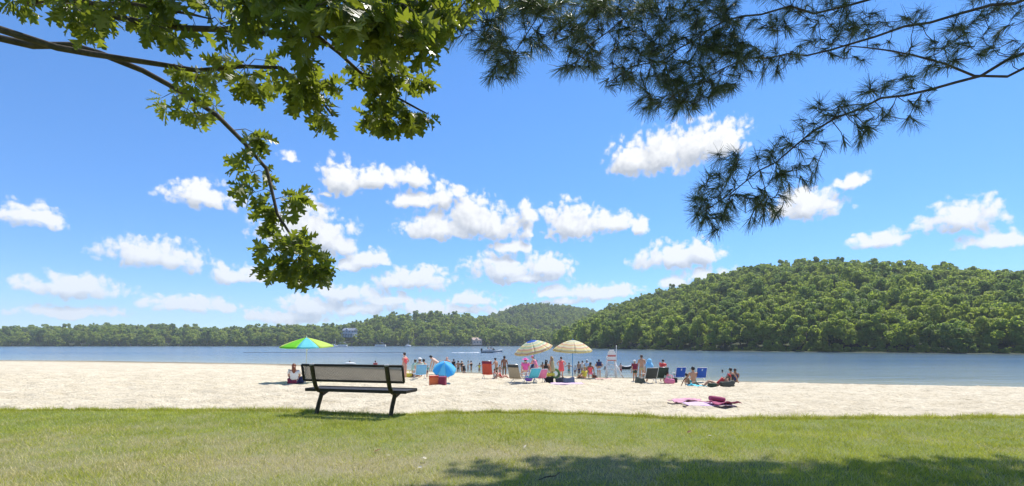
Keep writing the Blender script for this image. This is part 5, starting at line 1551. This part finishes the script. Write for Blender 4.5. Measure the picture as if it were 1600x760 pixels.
# ------------------------------------------------------------------ houses across the lake
def house(px, py, d, w, dp, hw, hr, wallm, roofm, label, rz=0.0, deck=False, rows=2, cols=5):
    p = P(px, py, d); g = p.copy()
    root = empty('house', p, R(rz)); tag(root, label, 'house')
    MB().box((0, 0, hw / 2 - .5), (w, dp, hw + 1)).build('wall', wallm, root)
    r = MB(); ov = .5
    r.prism([(-w / 2 - ov, -dp / 2 - ov, hw - .15), (-w / 2 - ov, dp / 2 + ov, hw - .15), (-w / 2 - ov, 0, hw + hr)], (w + 2 * ov, 0, 0))
    ro = r.build('roof', roofm, root)
    MB().box((w * .28, 0, hw + hr * .8), (.7, .7, 1.6)).build('chimney', mat('brick_chimney', (.25, .12, .09), .9), ro)
    gb = MB(); gb.prism([(-1.7, -dp / 2 - .12, hw - .3), (1.7, -dp / 2 - .12, hw - .3), (0, -dp / 2 - .12, hw + hr * .75)], (0, dp * .4, 0), (-w * .12, 0, .05)); gb.build('gable', wallm, root)
    for j in range(rows):
        for i in range(cols):
            x = -w / 2 + w * (i + .5) / cols; z = hw * (.14 + .46 * j) + .9
            wn = MB().box((x, -dp / 2 - .04, z), (w / cols * .55, .10, 1.35)).build('window', WHITE, root)
            MB().box((x, -dp / 2 - .07, z), (w / cols * .55 - .22, .10, 1.12)).build('pane', GLASSY, wn)
    if deck:
        MB().box((0, -dp / 2 - 1.2, hw * .43), (w * 1.02, 2.3, .18)).build('deck', WHITE, root)
        for i in range(5): MB().box((-w / 2 + w * i / 4, -dp / 2 - 2.2, hw * .43 - 1.6), (.2, .2, 3.0)).build('deck_post', WHITE, root)
        MB().box((0, -dp / 2 - 2.3, hw * .43 + .95), (w * 1.02, .07, .1)).build('rail', WHITE, root)
house(547, 525.5, 430, 9.6, 7, 4.8, 2.0, mat('blue_grey_siding', (.22, .29, .38), .8), mat('slate_roof', (.20, .23, .28), .85), 'blue grey house with white deck among the left trees', -8, True, 2, 4)
house(745, 537.5, 432, 7.6, 6, 3.3, 2.0, mat('peach_siding', (.62, .46, .36), .8), mat('tan_roof', (.46, .34, .27), .85), 'small peach house at the water right of the left hill', 16, False, 1, 3)

# ------------------------------------------------------------------ litter on the lawn
def fallen(px, py, seed, m, label, s=.09, cat='leaf'):
    me = oak_leaf_mesh(seed); me.name = 'fallen_leaf'; o = ob('fallen_leaf', me, m)
    d = 1.25 * F / (py - HY); q = P(px, py, d); o.location = (q.x, q.y, LAWN_Z + .045); o.scale = (s, s, s)
    o.rotation_euler = (rnd.uniform(-.6, .6), rnd.uniform(-.6, .6), rnd.uniform(0, 6)); tag(o, label, cat)
dry = mat('dry_leaf', (.20, .10, .04), .8, .3, 20); pal = mat('pale_leaf', (.55, .50, .38), .8, .2, 20)
fallen(597, 707, 90, dry, 'brown fallen leaf on the dry grass below the bench', .10)
fallen(603, 718, 91, pal, 'pale fallen leaf just below the brown leaf', .05)
fallen(667, 723, 92, pal, 'pale fallen leaf in the middle of the dry grass', .055)
fallen(660, 738, 93, pal, 'pale fallen leaf nearest the bottom of the dry grass', .06)
fallen(822, 701, 94, pal, 'pale fallen leaf on the green centre of the lawn', .06)
fallen(1073, 682, 95, dry, 'dark fallen leaf on the right of the lawn', .08)
fallen(1112, 687, 96, pal, 'pale fallen leaf farthest right on the lawn', .06)
fallen(1010, 722, 97, dry, 'brown fallen leaf inside the tree shadow', .07)
d_ = 1.25 * F / (754 - HY); q = P(857, 754, d_)
b_ = MB(); b_.tube([(-.09, -.03, .0), (-.02, 0, .02), (.06, .01, .025), (.11, .05, .05)], [.004, .006, .006, .003], 6); b_.tube([(0, 0, .02), (.02, -.05, .05)], [.004, .002], 5)
o = b_.build('fallen_twig', MATS['oak_bark']); o.location = (q.x, q.y, LAWN_Z + .03); tag(o, 'small dark forked twig on the shaded grass', 'twig')
